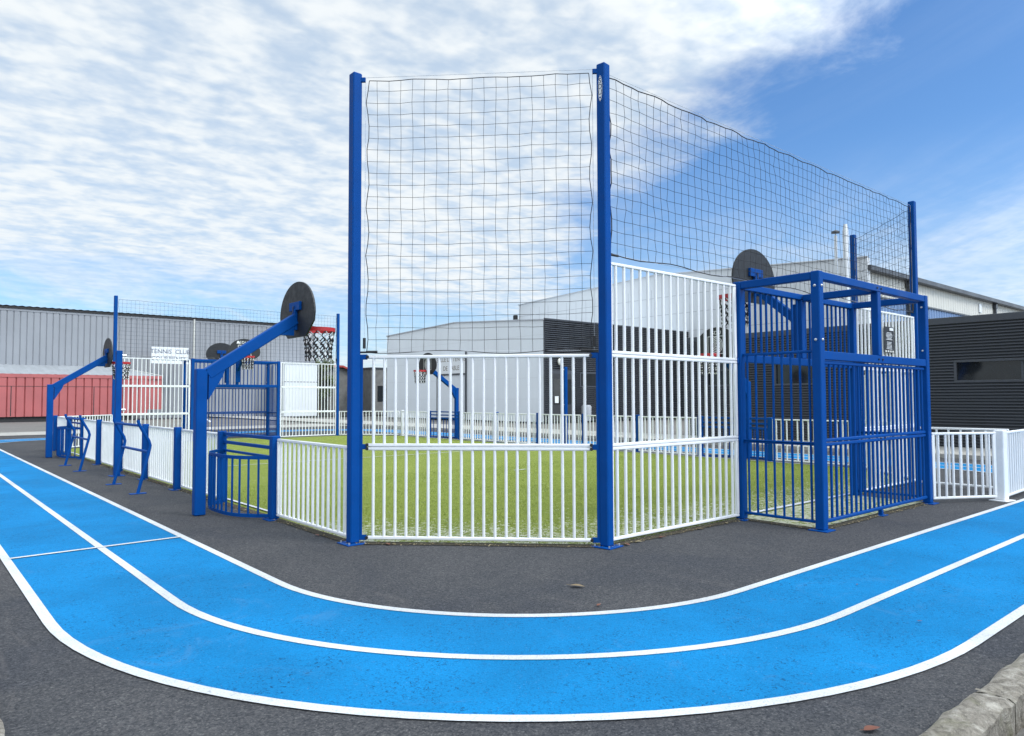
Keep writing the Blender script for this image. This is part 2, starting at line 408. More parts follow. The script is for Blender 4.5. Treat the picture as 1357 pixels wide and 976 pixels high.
edges = [((0, 0), (CH, YN)), ((CH, YN), (CH + 2.48, YN)), ((CH + 2.48, YN - .98), (CH + 5.62, YN - .98)), ((CH + 5.62, YN), (CH + W, YN)), ((0, L), (0, 0)), ((CH + 2.48, YN), (CH + 2.48, YN - .98))]
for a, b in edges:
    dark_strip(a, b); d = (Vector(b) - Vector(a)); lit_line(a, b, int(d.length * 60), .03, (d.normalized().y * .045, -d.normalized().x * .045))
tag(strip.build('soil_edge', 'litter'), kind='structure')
tag(litter.build('leaf_litter', 'deadleaf'), 'crumbled dry leaf litter gathered along the foot of the fences', 'leaf litter', kind='stuff')

# ------------------------------------------------------------------ fences
def vbars(mb, p0, p1, z0, z1, n, r=.016, flat=False, ends=True):
    """n vertical bars spaced along p0-p1"""
    p0 = Vector(p0); p1 = Vector(p1)
    for i in range(n):
        p = p0.lerp(p1, (i + .5) / n)
        mb.tube([(p.x, p.y, z0), (p.x, p.y, z1)], r, 8, False)
def panel(p0, p1, z0, z1, spacing=.13, r=.016, rail=.034, stile0=0, stile1=0, gap=.0):
    """one tubular fence panel between two plan points; returns MB with rails, MB with bars"""
    a = Vector((p0[0], p0[1], 0)); b = Vector((p1[0], p1[1], 0)); d = (b - a).normalized(); n = (b - a).length
    mb = MB()
    for z in (z0 + rail / 2, z1 - rail / 2 - .002):
        mb.beam(a + Vector((0, 0, z)), b + Vector((0, 0, z)), rail * 1.1, rail, b=.009)
    if stile0: mb.beam(a + d * stile0 / 2 + Vector((0, 0, z0 + rail)), a + d * stile0 / 2 + Vector((0, 0, z1 - rail)), stile0, .035, up=d.cross(Vector((0, 0, 1))))
    if stile1: mb.beam(b - d * stile1 / 2 + Vector((0, 0, z0 + rail)), b - d * stile1 / 2 + Vector((0, 0, z1 - rail)), stile1, .035, up=d.cross(Vector((0, 0, 1))))
    a2 = a + d * (stile0 + gap); b2 = b - d * (stile1 + gap); m = max(2, round((b2 - a2).length / spacing))
    vbars(mb, a2, b2, z0 + rail * .8, z1 - rail * .8, m, r)
    return mb
def smooth_by_angle(o, ang=40):
    me = o.data
    for p in me.polygons: p.use_smooth = True
    try: me.set_sharp_from_angle(angle=R(ang))
    except Exception: pass
    return o
_b = MB.build
def build2(s, name, mat, parent=None, smooth=False):
    o = _b(s, name, mat, parent, False)
    if smooth: smooth_by_angle(o)
    return o
MB.build = build2

def baseplate(mb, s=.24, t=.012, post=P):
    mb.bbox(-s / 2, s / 2, -s / 2, s / 2, .001, t, .003)
def tall_post(x, y, rz, label, brackets=(), sticker=False):
    o = thing('net_post', label, 'post', (x, y, 0), rz, 'tall blue net posts')
    mb = MB(); mb.bbox(-P / 2, P / 2, -P / 2, P / 2, .012, PH, .010); mb.build('pole', 'blue', o)
    mb = MB(); baseplate(mb)
    mb.build('base_plate', 'blue', o)
    for sx in (-1, 1):
        for sy in (-1, 1):
            MB().tube([(sx * .088, sy * .088, .010), (sx * .088, sy * .088, .030)], .010, 6).build('bolt', 'steel', o)
    for ang in brackets:
        d = Vector((math.cos(ang - rz), math.sin(ang - rz), 0))
        e = MB(); e.beam(d * .05 + Vector((0, 0, PH - .07)), d * .11 + Vector((0, 0, PH - .07)), .03, .05, b=.004)
        e.build('net_bracket', 'blue', o)
    return o
pA = tall_post(0, 0, 0, 'tall blue square post left of the front net panel, tallest at centre left', (-PI / 4,))
pB = tall_post(CH, YN, R(7.5), 'tall blue square post with a white oval sticker near its top', (3 * PI / 4,), True)
pC = tall_post(CH + W, YN, 0, 'tall blue post rising behind the right rear corner of the near goal cage', ())
pD = tall_post(XR, 0, 0, 'tall blue post seen between the steel chimneys and the goal cage corner', ())
pE = tall_post(CH, YF, 0, 'distant tall blue post at the far left end of the back net', ())
pF = tall_post(CH + W, YF, 0, 'distant tall blue post at the far right end of the back net', ())
# sticker on post B: on the face towards -X
fx = -P / 2 - .0015
ov = [(.027 * math.cos(2 * PI * i / 32), .135 * math.sin(2 * PI * i / 32)) for i in range(32)]
zs = 4.70
fn = lambda u, v, t: (fx - t, -u, zs + v)
st = MB().prism(ov, 0, .0015, fn).build('sticker', 'sign', pB)
MB().ring([(u * .90, v * .965) for u, v in ov], [(u * .80, v * .93) for u, v in ov], .0015, .0025, fn).build('sticker_outline', 'blue', st)
for k, chx in enumerate('SDU'):
    text_mesh('lettering', chx, .074, 'ink', st, face_matrix((fx - .0025, 0, zs + .078 - k * .060), (0, -1, 0), (0, 0, 1)), .0008)
MB().sphere((fx - .002, 0, zs - .095), .010, 8, 5, (.3, 1, 1)).build('logo_mark', 'blue', st)

def ear_strip(post_dir, base, z0, z1, parent, rows):
    """flat blue flange on a post with ears and black rubber knobs that carry the panel rails"""
    d = Vector((post_dir[0], post_dir[1], 0)).normalized(); b = Vector(base)
    mb = MB(); mb.beam(b + d * .075 + Vector((0, 0, z0)), b + d * .075 + Vector((0, 0, z1)), .045, .010, up=d.cross(Vector((0, 0, 1))), b=.003)
    for z in rows:
        mb.beam(b + d * .06 + Vector((0, 0, z)), b + d * .145 + Vector((0, 0, z)), .011, .055, b=.003)
    o = mb.build('flange', 'blue', parent)
    kb = MB(); n = d.cross(Vector((0, 0, 1)))
    for z in rows:
        for dz in ((-.020, .020) if .5 < z < 1.8 else (0,)):
            kb = MB(); c = b + d * .15 + Vector((0, 0, z + dz)); kb.tube([c - n * .026, c + n * .026], .017, 10)
            kb.build('rubber_knob', 'black', parent)

# front corner (A-B): two rows between the tall posts
dAB = Vector((1, -1, 0)).normalized(); LAB = math.hypot(CH, CH)
a = dAB * .155; b = dAB * (LAB - .155)
fc = thing('corner_fence', 'white barred fence two rows high between the two tall front posts', 'fence', group='tall white fences')
for i in (0, 1):
    panel(a, b, ROW[i], ROW[i + 1], .1145, .0155).build('fence_panel', 'white', fc, True)
ear_strip(dAB, (0, 0, 0), .06, 1.95, fc, (ROW[0] + .018, ROW[1], ROW[2] - .018))
ear_strip(-dAB, (CH, YN, 0), .06, 1.95, fc, (ROW[0] + .018, ROW[1], ROW[2] - .018))
# matching right corner C-D
fd = thing('corner_fence', 'white barred fence at the right corner behind the near goal cage', 'fence', group='tall white fences')
a = Vector((CH + W, YN, 0)); b = Vector((XR, 0, 0)); d = (b - a).normalized()
for i in (0, 1):
    panel(a + d * .155, b - d * .155, ROW[i], ROW[i + 1], .1145, .0155).build('fence_panel', 'white', fd, True)
# end walls: three rows each side of the goals
def high_fence(x0, x1, y, label, s0, s1):
    f = thing('end_fence', label, 'fence', (x0, y, 0), 0, 'tall white fences')
    for i in range(3):
        panel((0, 0), (x1 - x0, 0), ROW[i], ROW[i + 1], .13, .017, stile0=s0, stile1=s1).build('fence_panel', 'white', f, True)
    return f
GX0, GX1 = CH + 2.48, CH + 5.62
hf1 = high_fence(CH + .07, GX0 - .075, YN, 'white barred fence three rows high left of the near blue goal cage', .03, .055)
hf2 = high_fence(GX1 + .075, CH + W - .07, YN, 'white barred fence three rows high carrying a black notice, right of near goal', .055, .03)
high_fence(CH + .07, GX0 - .075, YF, 'distant white barred fence below the tennis club sign, left of far goal', .03, .055)
high_fence(GX1 + .075, CH + W - .07, YF, 'distant white barred fence in front of the white block, right of far goal', .055, .03)
for f, xx in ((hf1, GX0 - .06 - (CH + .07)),):
    for z in (ROW[1], ROW[2]): MB().bbox(xx - .015, xx + .03, -.03, .03, z - .035, z + .035, .006).build('bracket', 'blue', f)
# low corner fences at the far end
def low_panel_thing(p0, p1, label, name='low_fence', grp='low white fences', post0=True, post1=True):
    f = thing(name, label, 'fence', (p0[0], p0[1], 0), 0, grp); d = Vector((p1[0] - p0[0], p1[1] - p0[1], 0)); u = d.normalized()
    panel(u * .07, d - u * .07, ROW[0], 1.01, .13, .016, stile0=.03, stile1=.03).build('fence_panel', 'white', f, True)
    return f
low_panel_thing((0, L), (CH, YF), 'distant low white fence cutting the far left corner of the pitch')
low_panel_thing((XR, L), (XR - CH, YF), 'distant low white fence cutting the far right corner of the pitch')

# side walls: low panels, posts, mini goals
PY = [2.0, 3.92, 5.96, 8.0, 10.0, 12.08, 14.16, 16.08]
def small_post_mb(h=1.04):
    mb = MB(); mb.bbox(-P / 2, P / 2, -P / 2, P / 2, .012, h, .008); mb.bbox(-.11, .11, -.11, .11, .001, .012, .003); return mb
sp_mesh = {}
def side_wall(x, sgn, label):
    f = thing('side_fence', label, 'fence', (x, 0, 0), 0, 'low fences along the two long sides')
    ys = [0] + PY + [L]
    for i in range(len(ys) - 1):
        if i in (1, 7): continue
        y0 = ys[i] + (.09 if i else .09); y1 = ys[i + 1] - .06
        panel((0, y0), (0, y1), ROW[0], 1.01, .13, .017, stile0=.03, stile1=.03).build('fence_panel', 'white', f, True)
    for y in [5.96, 8.0, 10.0, 12.08] + ([L]):
        if 'p' not in sp_mesh: sp_mesh['p'] = small_post_mb().build('post', 'blue', f).data; o = f.children[-1] if f.children else None; o = [q for q in COL.objects if q.data == sp_mesh['p']][-1]
        else: o = bpy.data.objects.new('post', sp_mesh['p']); COL.objects.link(o); o.parent = f
        o.location = (sgn * .055, y, 0)
        if sgn > 0 and y == L:
            o.data = small_post_mb().build('post', 'white', f).data; bpy.data.objects.remove([q for q in f.children if q.data == o.data and q != o][0])
    return f
side_wall(0, -1, 'low white fence with blue posts running away along the left side')
side_wall(XR, 1, 'low white fence with blue posts along the right side of the pitch')

def mini_goal(x, y0, y1, sgn, label):
    g = thing('mini_goal', label, 'mini goal', (x, y0, 0), 0, 'small side goals with barred cages')
    n = y1 - y0
    for y in (0, n):
        o = bpy.data.objects.new('post', sp_mesh['p']); COL.objects.link(o); o.parent = g; o.location = (sgn * .02, y, 0)
    for z in (1.005, .885):
        MB().beam((0, .05, z), (0, n - .05, z), .035, .045).build('crossbar', 'blue', g)
    # bulging cage in plan
    D = .40
    plan = []
    for i in range(25):
        t = i / 24; yy = .04 + (n - .08) * t
        q = abs(2 * t - 1); dd = D * (1 - q ** 3.2)
        plan.append((sgn * dd, yy))
    for z, nm in ((.04, 'bottom_hoop'), (.765, 'top_hoop')):
        r = MB()
        for p0, p1 in zip(plan[:-1], plan[1:]):
            r.beam((p0[0], p0[1], z), (p1[0], p1[1], z), .012, .045, b=.002)
        r.build(nm, 'blue', g)
    MB().beam((0, .05, .765), (0, n - .05, .765), .03, .035).build('crossbar', 'blue', g)
    bars = MB(); acc = 0; last = plan[0]; step = .135; nxt = .07
    for p0, p1 in zip(plan[:-1], plan[1:]):
        l = math.hypot(p1[0] - p0[0], p1[1] - p0[1])
        while nxt <= acc + l:
            t = (nxt - acc) / l; px = p0[0] + (p1[0] - p0[0]) * t; py = p0[1] + (p1[1] - p0[1]) * t
            bars.tube([(px, py, .05), (px, py, .755)], .014, 8, False); nxt += step
        acc += l
    bars.build('cage_bars', 'blue', g, True)
    return g
mini_goal(0, 2.0, 3.92, -1, 'small blue caged goal under the nearest basketball hoop, left of front post')
mini_goal(0, 14.16, 16.08, -1, 'farther small blue caged goal behind the lean rails on the left side')
mini_goal(XR, 2.0, 3.92, 1, 'small blue caged goal on the right side, seen through the near end fence')
mini_goal(XR, 14.16, 16.08, 1, 'distant small blue caged goal seen through the front corner fence')

# ------------------------------------------------------------------ big goals
def big_goal(y, s, label):
    g = thing('goal_cage', label, 'goal', (GX0, y, 0), 0, 'large blue goals with barred cages')
    n = GX1 - GX0; D = 1.01; H = 2.95; X = lambda u: u
    for (u, v, h) in ((0, 0, H - .002), (n, 0, H - .002), (0, s * D, H), (n, s * D, H)):
        mb = MB(); mb.bbox(u - P / 2, u + P / 2, v - P / 2, v + P / 2, .012, h, .009)
        mb.bbox(u - .11, u + .11, v - .11, v + .11, .001, .012, .003); mb.build('post', 'blue', g)
    # top frame
    e = P / 2
    for (p0, p1) in (((0, s * e, 2.90), (0, s * (D - e), 2.90)), ((n, s * e, 2.90), (n, s * (D - e), 2.90)), ((n / 2, s * e, 2.88), (n / 2, s * (D - .045), 2.88)),
                     ((e, s * D, 2.90), (n - e, s * D, 2.90))):
        MB().beam(p0, p1, .09, .09, b=.007).build('top_beam', 'blue', g)
    MB().beam((e, s * D, 1.985), (n - e, s * D, 1.985), .085, .10, b=.007).build('rear_beam', 'blue', g)
    MB().beam((n / 2, s * D, 2.035), (n / 2, s * D, 2.855), .10, .09, up=(0, 1, 0), b=.007).build('rear_post', 'blue', g)
    mb = MB(); mb.beam((n / 2, s * D, .012), (n / 2, s * D, .075), .05, .05, up=(0, 1, 0)); mb.bbox(n / 2 - .08, n / 2 + .08, s * D - .06, s * D + .06, .001, .012, .003)
    mb.build('foot', 'blue', g)
    # rear panels, two rows, thin frame of their own
    for z0, z1 in ((.075, .985), (.99, 1.925)):
        panel((e + .015, s * D), (n - e - .015, s * D), z0, z1, .125, .0165, .04).build('rear_bars', 'blue', g, True)
    # side panels
    for u in (0, n):
        for z0, z1 in ((.075, .985), (.96, 2.05)):
            panel((u, s * e), (u, s * (D - e)), z0, z1, .115, .014, .032).build('side_bars', 'blue', g, True)
    # fronton above the mouth
    MB().beam((e, 0, 1.99), (n - e, 0, 1.99), .08, .10, b=.007).build('crossbar', 'blue', g)
    MB().beam((e, 0, 2.895), (n - e, 0, 2.895), .07, .08, b=.007).build('crossbar', 'blue', g)
    MB().beam((n / 2, 0, 2.04), (n / 2, 0, 2.855), .10, .08, up=(0, 1, 0), b=.007).build('centre_post', 'blue', g)
    for q0, q1 in ((e, n / 2 - .05), (n / 2 + .05, n - e)):
        mb = MB(); vbars(mb, (q0, 0, 0), (q1, 0, 0), 2.03, 2.86, 11, .0165); mb.build('fronton_bars', 'blue', g, True)
    bl = MB()
    for z in (2.78, 2.16): bl.sphere((-0.0, s * (D + e), z), .018, 10, 6)
    for z in (2.78, 2.16): bl.sphere((-e, s * D, z), .018, 10, 6)
    for z in (2.78, 2.16): bl.sphere((n - e - .0, s * D - .0, z), .016, 8, 5)
    bl.build('bolts', 'steel', g, True)
    bk = MB()
    for u in (n / 2 - .06, n / 2 + .06):
        for z in (2.90, 1.985, .98): bk.tube([(u, s * (D + .045), z), (u, s * (D + .056), z)], .012, 8)
    bk.build('bolt_caps', 'black', g)
    return g
big_goal(YN, -1, 'large blue barred goal cage standing at the right of the photo')
big_goal(YF, 1, 'distant blue goal frame seen behind the nearest hoop pole')

# ------------------------------------------------------------------ basketball hoops
def board_outline(k=1.0):
    pts = [(-.30, -.40), (.30, -.40), (.55, -.20)]
    for i in range(0, 25):
        a = PI * i / 24
        pts.append((.575 * math.cos(a), -.08 + .475 * math.sin(a)))
    pts.append((-.55, -.20))
    return [(x * k, y * k) for x, y in pts]
def hoop_head(par, bx, zc, marks='goal', parent_label=None):
    """backboard in the local YZ plane at x=bx, player side +X"""
    fn = lambda u, v, t: (bx + t, u, zc + v)
    bd = MB().prism(board_outline(), -.012, .012, fn).build('backboard', 'board', par)
    # bracket on the back
    br = MB(); br.bbox(bx - .05, bx - .012, -.17, .17, zc - .02, zc + .10, .004); br.bbox(bx - .06, bx - .014, -.045, .045, zc - .30, zc + .0, .004)
    br.bbox(bx - .064, bx - .0605, -.018, .018, zc - .06, zc + .05, .001)
    br.build('bracket', 'blue', par)
    bk = MB(); bk.bbox(bx - .068, bx - .0645, -.012, .012, zc - .05, zc + .04, .001); bk.build('slot', 'black', par)
    # markings
    if marks == 'goal':
        o2 = [(-.24, -.235), (.24, -.235), (.24, .165), (-.24, .165)]; i2 = [(-.225, -.22), (.225, -.22), (.225, .15), (-.225, .15)]
        MB().ring(o2, i2, .012, .0145, fn).build('aiming_square', 'sign', bd)
        text_mesh('lettering', 'SDU', .135, 'sign', bd, face_matrix((bx + .013, -.04, zc + .255), (0, 1, 0), (0, 0, 1)), .0015, spacing=1.15)
        lg = MB(); lg.sphere((bx + .014, -.235, zc + .265), .045, 10, 6, (.06, 1, 1)); lg.sphere((bx + .014, -.20, zc + .235), .03, 10, 6, (.06, 1, 1)); lg.sphere((bx + .014, -.265, zc + .23), .025, 10, 6, (.06, 1, 1))
        lg.build('logo_mark', 'sign', bd)
    else:
        for k in range(5):
            q = .20 - k * .038
            o2 = [(q * math.cos(2 * PI * i / 24) * .85, -.03 + q * math.sin(2 * PI * i / 24)) for i in range(24)]
            i2 = [((q - .014) * math.cos(2 * PI * i / 24) * .85, -.03 + (q - .014) * math.sin(2 * PI * i / 24)) for i in range(24)]
            MB().ring(o2, i2, .012, .0145, fn).build('target_ring', 'sign', bd)
        o2 = [(-.24, -.24), (.24, -.24), (.24, .185), (-.24, .185)]; i2 = [(-.228, -.228), (.228, -.228), (.228, .173), (-.228, .173)]
        MB().ring(o2, i2, .012, .0145, fn).build('aiming_square', 'sign', bd)
        text_mesh('lettering', 'SDU', .12, 'sign', bd, face_matrix((bx + .013, 0, zc + .26), (0, 1, 0), (0, 0, 1)), .0015, spacing=1.15)
    # rim
    rc = bx + .33; rz = zc - .275; rad = .225
    rm = MB()
    ring0 = [(rc + (rad + .012) * math.cos(2 * PI * i / 36), (rad + .012) * math.sin(2 * PI * i / 36)) for i in range(36)]
    ring1 = [(rc + (rad - .012) * math.cos(2 * PI * i / 36), (rad - .012) * math.sin(2 * PI * i / 36)) for i in range(36)]
    rm.ring(ring0, ring1, rz - .028, rz + .028, lambda u, v, t: (u, v, t))
    rm.add([(bx + .012, -.09, rz + .034), (bx + .10, -.16, rz + .034), (bx + .10, .16, rz + .034), (bx + .012, .09, rz + .034),
            (bx + .012, -.09, rz + .028), (bx + .10, -.16, rz + .028), (bx + .10, .16, rz + .028), (bx + .012, .09, rz + .028)],
           [(0, 1, 2, 3), (7, 6, 5, 4), (0, 4, 5, 1), (1, 5, 6, 2), (2, 6, 7, 3), (3, 7, 4, 0)])
    rm.bbox(bx + .012, bx + .024, -.10, .10, rz - .10, rz + .035, .002)
    rim = rm.build('rim', 'red', par)
    # net
    K = 12; rows = 7; hz = .42
    wn = MB(); bn = MB(); kn = MB()
    def P_(i, j):
        a = 2 * PI * (i + .5 * (j % 2)) / K; t = j / rows; r = rad * (1 - .20 * math.sin(t * PI * .62)) ; 
        return Vector((rc + r * math.cos(a), r * math.sin(a), rz - .03 - hz * t))
    for j in range(rows):
        for i in range(K):
            p = P_(i, j)
            q1 = P_(i, j + 1); q2 = P_(i - 1 if j % 2 == 0 else i + 1, j + 1)
            wn.tube([p, q1], .0085, 5, False); bn.tube([p, q2], .009, 5, False)
            if j > 1: kn.sphere(p, .019, 6, 4, (1, 1, 1.5))
    nt_ = wn.build('hoop_net', 'cordw', par); bn.build('black_cord', 'rope', nt_); kn.build('net_knot', 'rope', nt_)
def side_hoop(x, y, rz, label):
    h = thing('basketball_hoop', label, 'basketball hoop', (x, y, 0), rz, 'side basketball hoops on leaning arms')
    mb = MB(); mb.bbox(-.07, .07, -.06, .06, .006, 1.90, .010); mb.build('pole', 'blue', h)
    p0 = Vector((.07, 0, 1.83)); p1 = Vector((1.275, 0, 2.64))
    MB().beam(p0, p1, .12, .15, b=.010).build('arm', 'blue', h)
    gs = MB()
    gs.prism([(.085, 1.50), (.085, 1.80), (.30, 1.92), (.26, 1.80)], -.055, .055, lambda u, v, t: (u, t, v))
    gs.build('gusset', 'blue', h); gs = MB()
    gs.prism([(.98, 2.40), (1.245, 2.40), (1.245, 2.58), (1.08, 2.50)], -.05, .05, lambda u, v, t: (u, t, v))
    gs.build('gusset', 'blue', h)
    hoop_head(h, 1.31, 2.78, 'target'); return h
side_hoop(-.63, 2.95, 0, 'nearest basketball hoop, dark rounded board and red rim on blue arm')
side_hoop(-.60, 15.2, 0, 'farthest left basketball hoop, its pole left of the lean rails')
side_hoop(XR + .63, 2.95, PI, 'basketball hoop on the right side seen through the near end fence')
side_hoop(XR + .60, 15.13, PI, 'distant basketball hoop in front of the table tennis hall sign')
def goal_hoop(y, rz, label):
    h = thing('goal_hoop', label, 'basketball hoop', ((GX0 + GX1) / 2, y, 0), rz, 'basketball hoops mounted on the goals')
    p0 = Vector((.055, 0, 2.58)); p1 = Vector((.675, 0, 3.10))
    MB().beam(p0, p1, .09, .12, b=.008).build('arm', 'blue', h)
    g = MB(); g.bbox(.042, .075, -.08, .08, 2.12, 2.80, .004); g.build('mounting_plate', 'blue', h)
    hoop_head(h, .71, 3.29, 'goal'); return h
goal_hoop(YN, PI / 2, 'basketball hoop mounted over the near goal cage, its dark board seen from behind')
goal_hoop(YF, -PI / 2, 'basketball hoop facing the pitch over the far goal, white square on board')
o = goal_hoop(YF + 1.03, PI / 2, 'basketball hoop facing away beyond the far goal, blue bracket on its back')

# ------------------------------------------------------------------ mid-pitch poles
def mid_pole(x, y, label, s):
    o = thing('net_pole', label, 'pole', (x, y, 0), 0, 'square poles at mid pitch')
    mb = MB(); mb.bbox(-.055, .055, -.055, .055, .012, 2.47, .009); mb.build('pole', 'blue', o)
    mb = MB(); mb.bbox(-.13, .13, -.13, .13, .001, .012, .003); mb.build('base_plate', 'blue', o)
    for z in (2.38, 1.30):
        MB().tube([(s * .05, 0, z), (s * .13, 0, z)], .02, 8).build('hook', 'steel', o)
mid_pole(-.31, 9.04, 'thick blue square pole at mid pitch beside a lean rail on the left', 1)
mid_pole(XR + .31, 9.04, 'distant blue pole by the dark hall door seen through the corner fence', -1)

# lean rails
def lean_rail(y0, y1, label):
    o = thing('lean_rail', label, 'lean rail', (-.68, y0, 0), 0, 'bent tube lean rails')
    n = y1 - y0
    for y in (0, n):
        pts = [(0, y, .01), (.05, y, .22), (.155, y, .68), (.168, y, .76), (.15, y, .83), (.02, y, 1.07), (.0, y, 1.11), (-.012, y, 1.145), (-.01, y, 1.175)]
        MB().tube(pts, .026, 12).build('leg', 'blue', o, True)
        MB().bbox(-.12, .12, y - .055, y + .055, .001, .012, .003).build('foot_plate', 'blue', o)
    MB().tube([(.135, 0, .66), (.135, n, .66)], .022, 10).build('crossbar', 'blue', o, True)
    MB().tube([(.01, 0, 1.085), (.01, n, 1.085)], .022, 10).build('crossbar', 'blue', o, True)
lean_rail(5.82, 7.49, 'nearer blue bent tube lean rail in front of the mid pitch pole')
lean_rail(10.59, 12.3, 'farther blue bent tube lean rail beside the small caged goal')

# ------------------------------------------------------------------ nets
def net(name, p0, p1, z0, z1, label, cell=.124, r=.0025, sag=.015, wires=True, border=.0042, jit=.003, zz=None):
    o = thing(name, label, 'net', (p0[0], p0[1], 0), 0, 'black square mesh nets above the fences')
    a = Vector((0, 0, 0)); b = Vector((p1[0] - p0[0], p1[1] - p0[1], 0)); n = b.length; u = b / n; perp = Vector((u.y, -u.x, 0))
    nx = max(2, round(n / cell)); nz = max(2, round((z1 - z0) / cell)); g = {}
    ph = random.uniform(0, 6)
    for i in range(nx + 1):
        for j in range(nz + 1):
            t = i / nx; s = j / nz
            x = n * t + random.gauss(0, jit * .6) + .004 * math.sin(j * .9 + i * .35 + ph) * (1 if 0 < i < nx else 1.4)
            z = z0 + (z1 - z0) * s + random.gauss(0, jit * .5) - sag * 4 * t * (1 - t) + .003 * math.sin(i * .8 + j * .3 + ph)
            if i in (0, nx): x = n * t + (.034 * abs(math.sin(j * .72 + ph)) + .004) * (1 if i == 0 else -1)
            if j == nz: z = z1 - .004 - .016 * abs(math.sin(i * .55 + ph)) - sag * 4 * t * (1 - t)
            if j == 0: z = z0 + .018 * math.sin(i * .6 + ph) - sag * 4 * t * (1 - t)
            g[i, j] = u * x + perp * (random.gauss(0, .006) + .02 * math.sin(i * .21 + ph) * math.sin(PI * s)) + Vector((0, 0, z))
    m = MB()
    for j in range(1, nz): m.tube([g[i, j] for i in range(nx + 1)], r, 3, False)
    for i in range(1, nx): m.tube([g[i, j] for j in range(nz + 1)], r, 3, False)
    m.build('mesh_cords', 'rope', o)
    m = MB()
    for seq in ([g[i, 0] for i in range(nx + 1)], [g[i, nz] for i in range(nx + 1)], [g[0, j] for j in range(nz + 1)], [g[nx, j] for j in range(nz + 1)]):
        m.tube(seq, border, 5, False)
    m.build('border_rope', 'rope', o)
    m = MB()
    m.tube([(0, 0, z1 + .018), tuple(b + Vector((0, 0, z1 + .018)))], .0022, 5); m.tube([(0, 0, z0 - .006), tuple(b + Vector((0, 0, z0 - .006)))], .0022, 5)
    m.tube([(0, 0, z0), (0, 0, z1 + .018)], .0022, 5); m.tube([tuple(b + Vector((0, 0, z0))), tuple(b + Vector((0, 0, z1 + .018)))], .0022, 5)
    m.build('tension_wire', 'steel', o)
    m = MB()
    for q, s_ in ((a, 1), (b, -1)):
        m.tube([q + Vector((0, 0, z0 + .03)), q + Vector((0, 0, z0 + .14))], .016, 8)
        m.tube([q + u * s_ * .02 + Vector((0, 0, z0 - .006)), q + u * s_ * .14 + Vector((0, 0, z0 - .006))], .013, 8)
        m.tube([q - u * s_ * .04 + Vector((0, 0, z0 - .01)), q + u * s_ * .03 + Vector((0, 0, z0 - .01))], .010, 8)
    m.build('turnbuckle', 'black', o)
    return o
def off(p, q, d=.105):
    v = (Vector(q) - Vector(p)).normalized() * d; return (p[0] + v.x, p[1] + v.y)
A_, B_, C_, D_ = (0, 0), (CH, YN), (CH + W, YN), (XR, 0)
net('safety_net', off(A_, B_, .11), off(B_, A_, .11), 2.0, 4.905, 'black square mesh net filling the frame between the two tall front posts')
net('safety_net', off(B_, C_, .07), off(C_, B_, .07), 2.995, 4.87, 'long black mesh net above the near goal cage and end fence', sag=.008, r=.0027, cell=.128, border=.006)
net('safety_net', off(C_, D_, .07), off(D_, C_, .07), 2.995, 4.87, 'short black mesh net at the right corner before the steel chimneys', r=.0026)
net('safety_net', off((CH, YF), (CH + W, YF), .07), off((CH + W, YF), (CH, YF), .07), 2.995, 4.87, 'distant black mesh net in front of the grey warehouse', r=.0026, cell=.13)

# notice on the right end fence
nb = thing('notice_board', 'small black notice with white print fixed to the white end fence', 'notice', (8.74, YN - .035, 0))
MB().bbox(-.19, .19, -.006, 0, 2.23, 2.66, .002).build('board', 'board', nb)
tx = MB()
for k in range(13):
    z = 2.56 - k * .022
    if k == 6: continue
    w = .15 * random.uniform(.55, 1); tx.box(-w, w, -.009, -.0065, z - .004, z + .004)
tx.box(.02, .17, -.009, -.0065, 2.60, 2.645)
tx.build('print_lines', 'sign', nb)
tx = MB(); [tx.box(-.16 + k * .09, -.10 + k * .09, -.009, -.0065, 2.24, 2.27) for k in range(4)]; tx.build('footer_marks', 'cream', nb)

# ------------------------------------------------------------------ white entrance barriers on the right
def barrier(p0, p1, label, z0=.05, z1=1.0, st=.05, sp=.115):
    f = thing('entrance_barrier', label, 'barrier', (p0[0], p0[1], 0), 0, 'white entrance barriers'); d = Vector((p1[0] - p0[0], p1[1] - p0[1], 0))
    panel((0, 0), d.xy, z0, z1, sp, .017, .036, stile0=st, stile1=st).build('fence_panel', 'white', f, True); return f
barrier((GX1 + .09, YN - 1.01 - .03), (8.47, -3.43), 'white barrier joined to the right corner of the goal cage')
wp = thing('barrier_post', 'white square post with a broad foot plate at the right edge', 'post', (8.56, -3.47, 0), R(-8))
MB().bbox(-.065, .065, -.065, .065, .012, 1.02, .010).build('pole', 'white', wp)
MB().bbox(-.14, .14, -.12, .12, .001, .012, .003).build('base_plate', 'white', wp)
barrier((8.66, -3.50), (10.9, -3.42), 'closely barred white barrier running off past the right edge', sp=.125)
barrier((9.62, -3.30), (9.62, -1.95), 'white barrier standing behind the one joined to the goal cage', sp=.17)

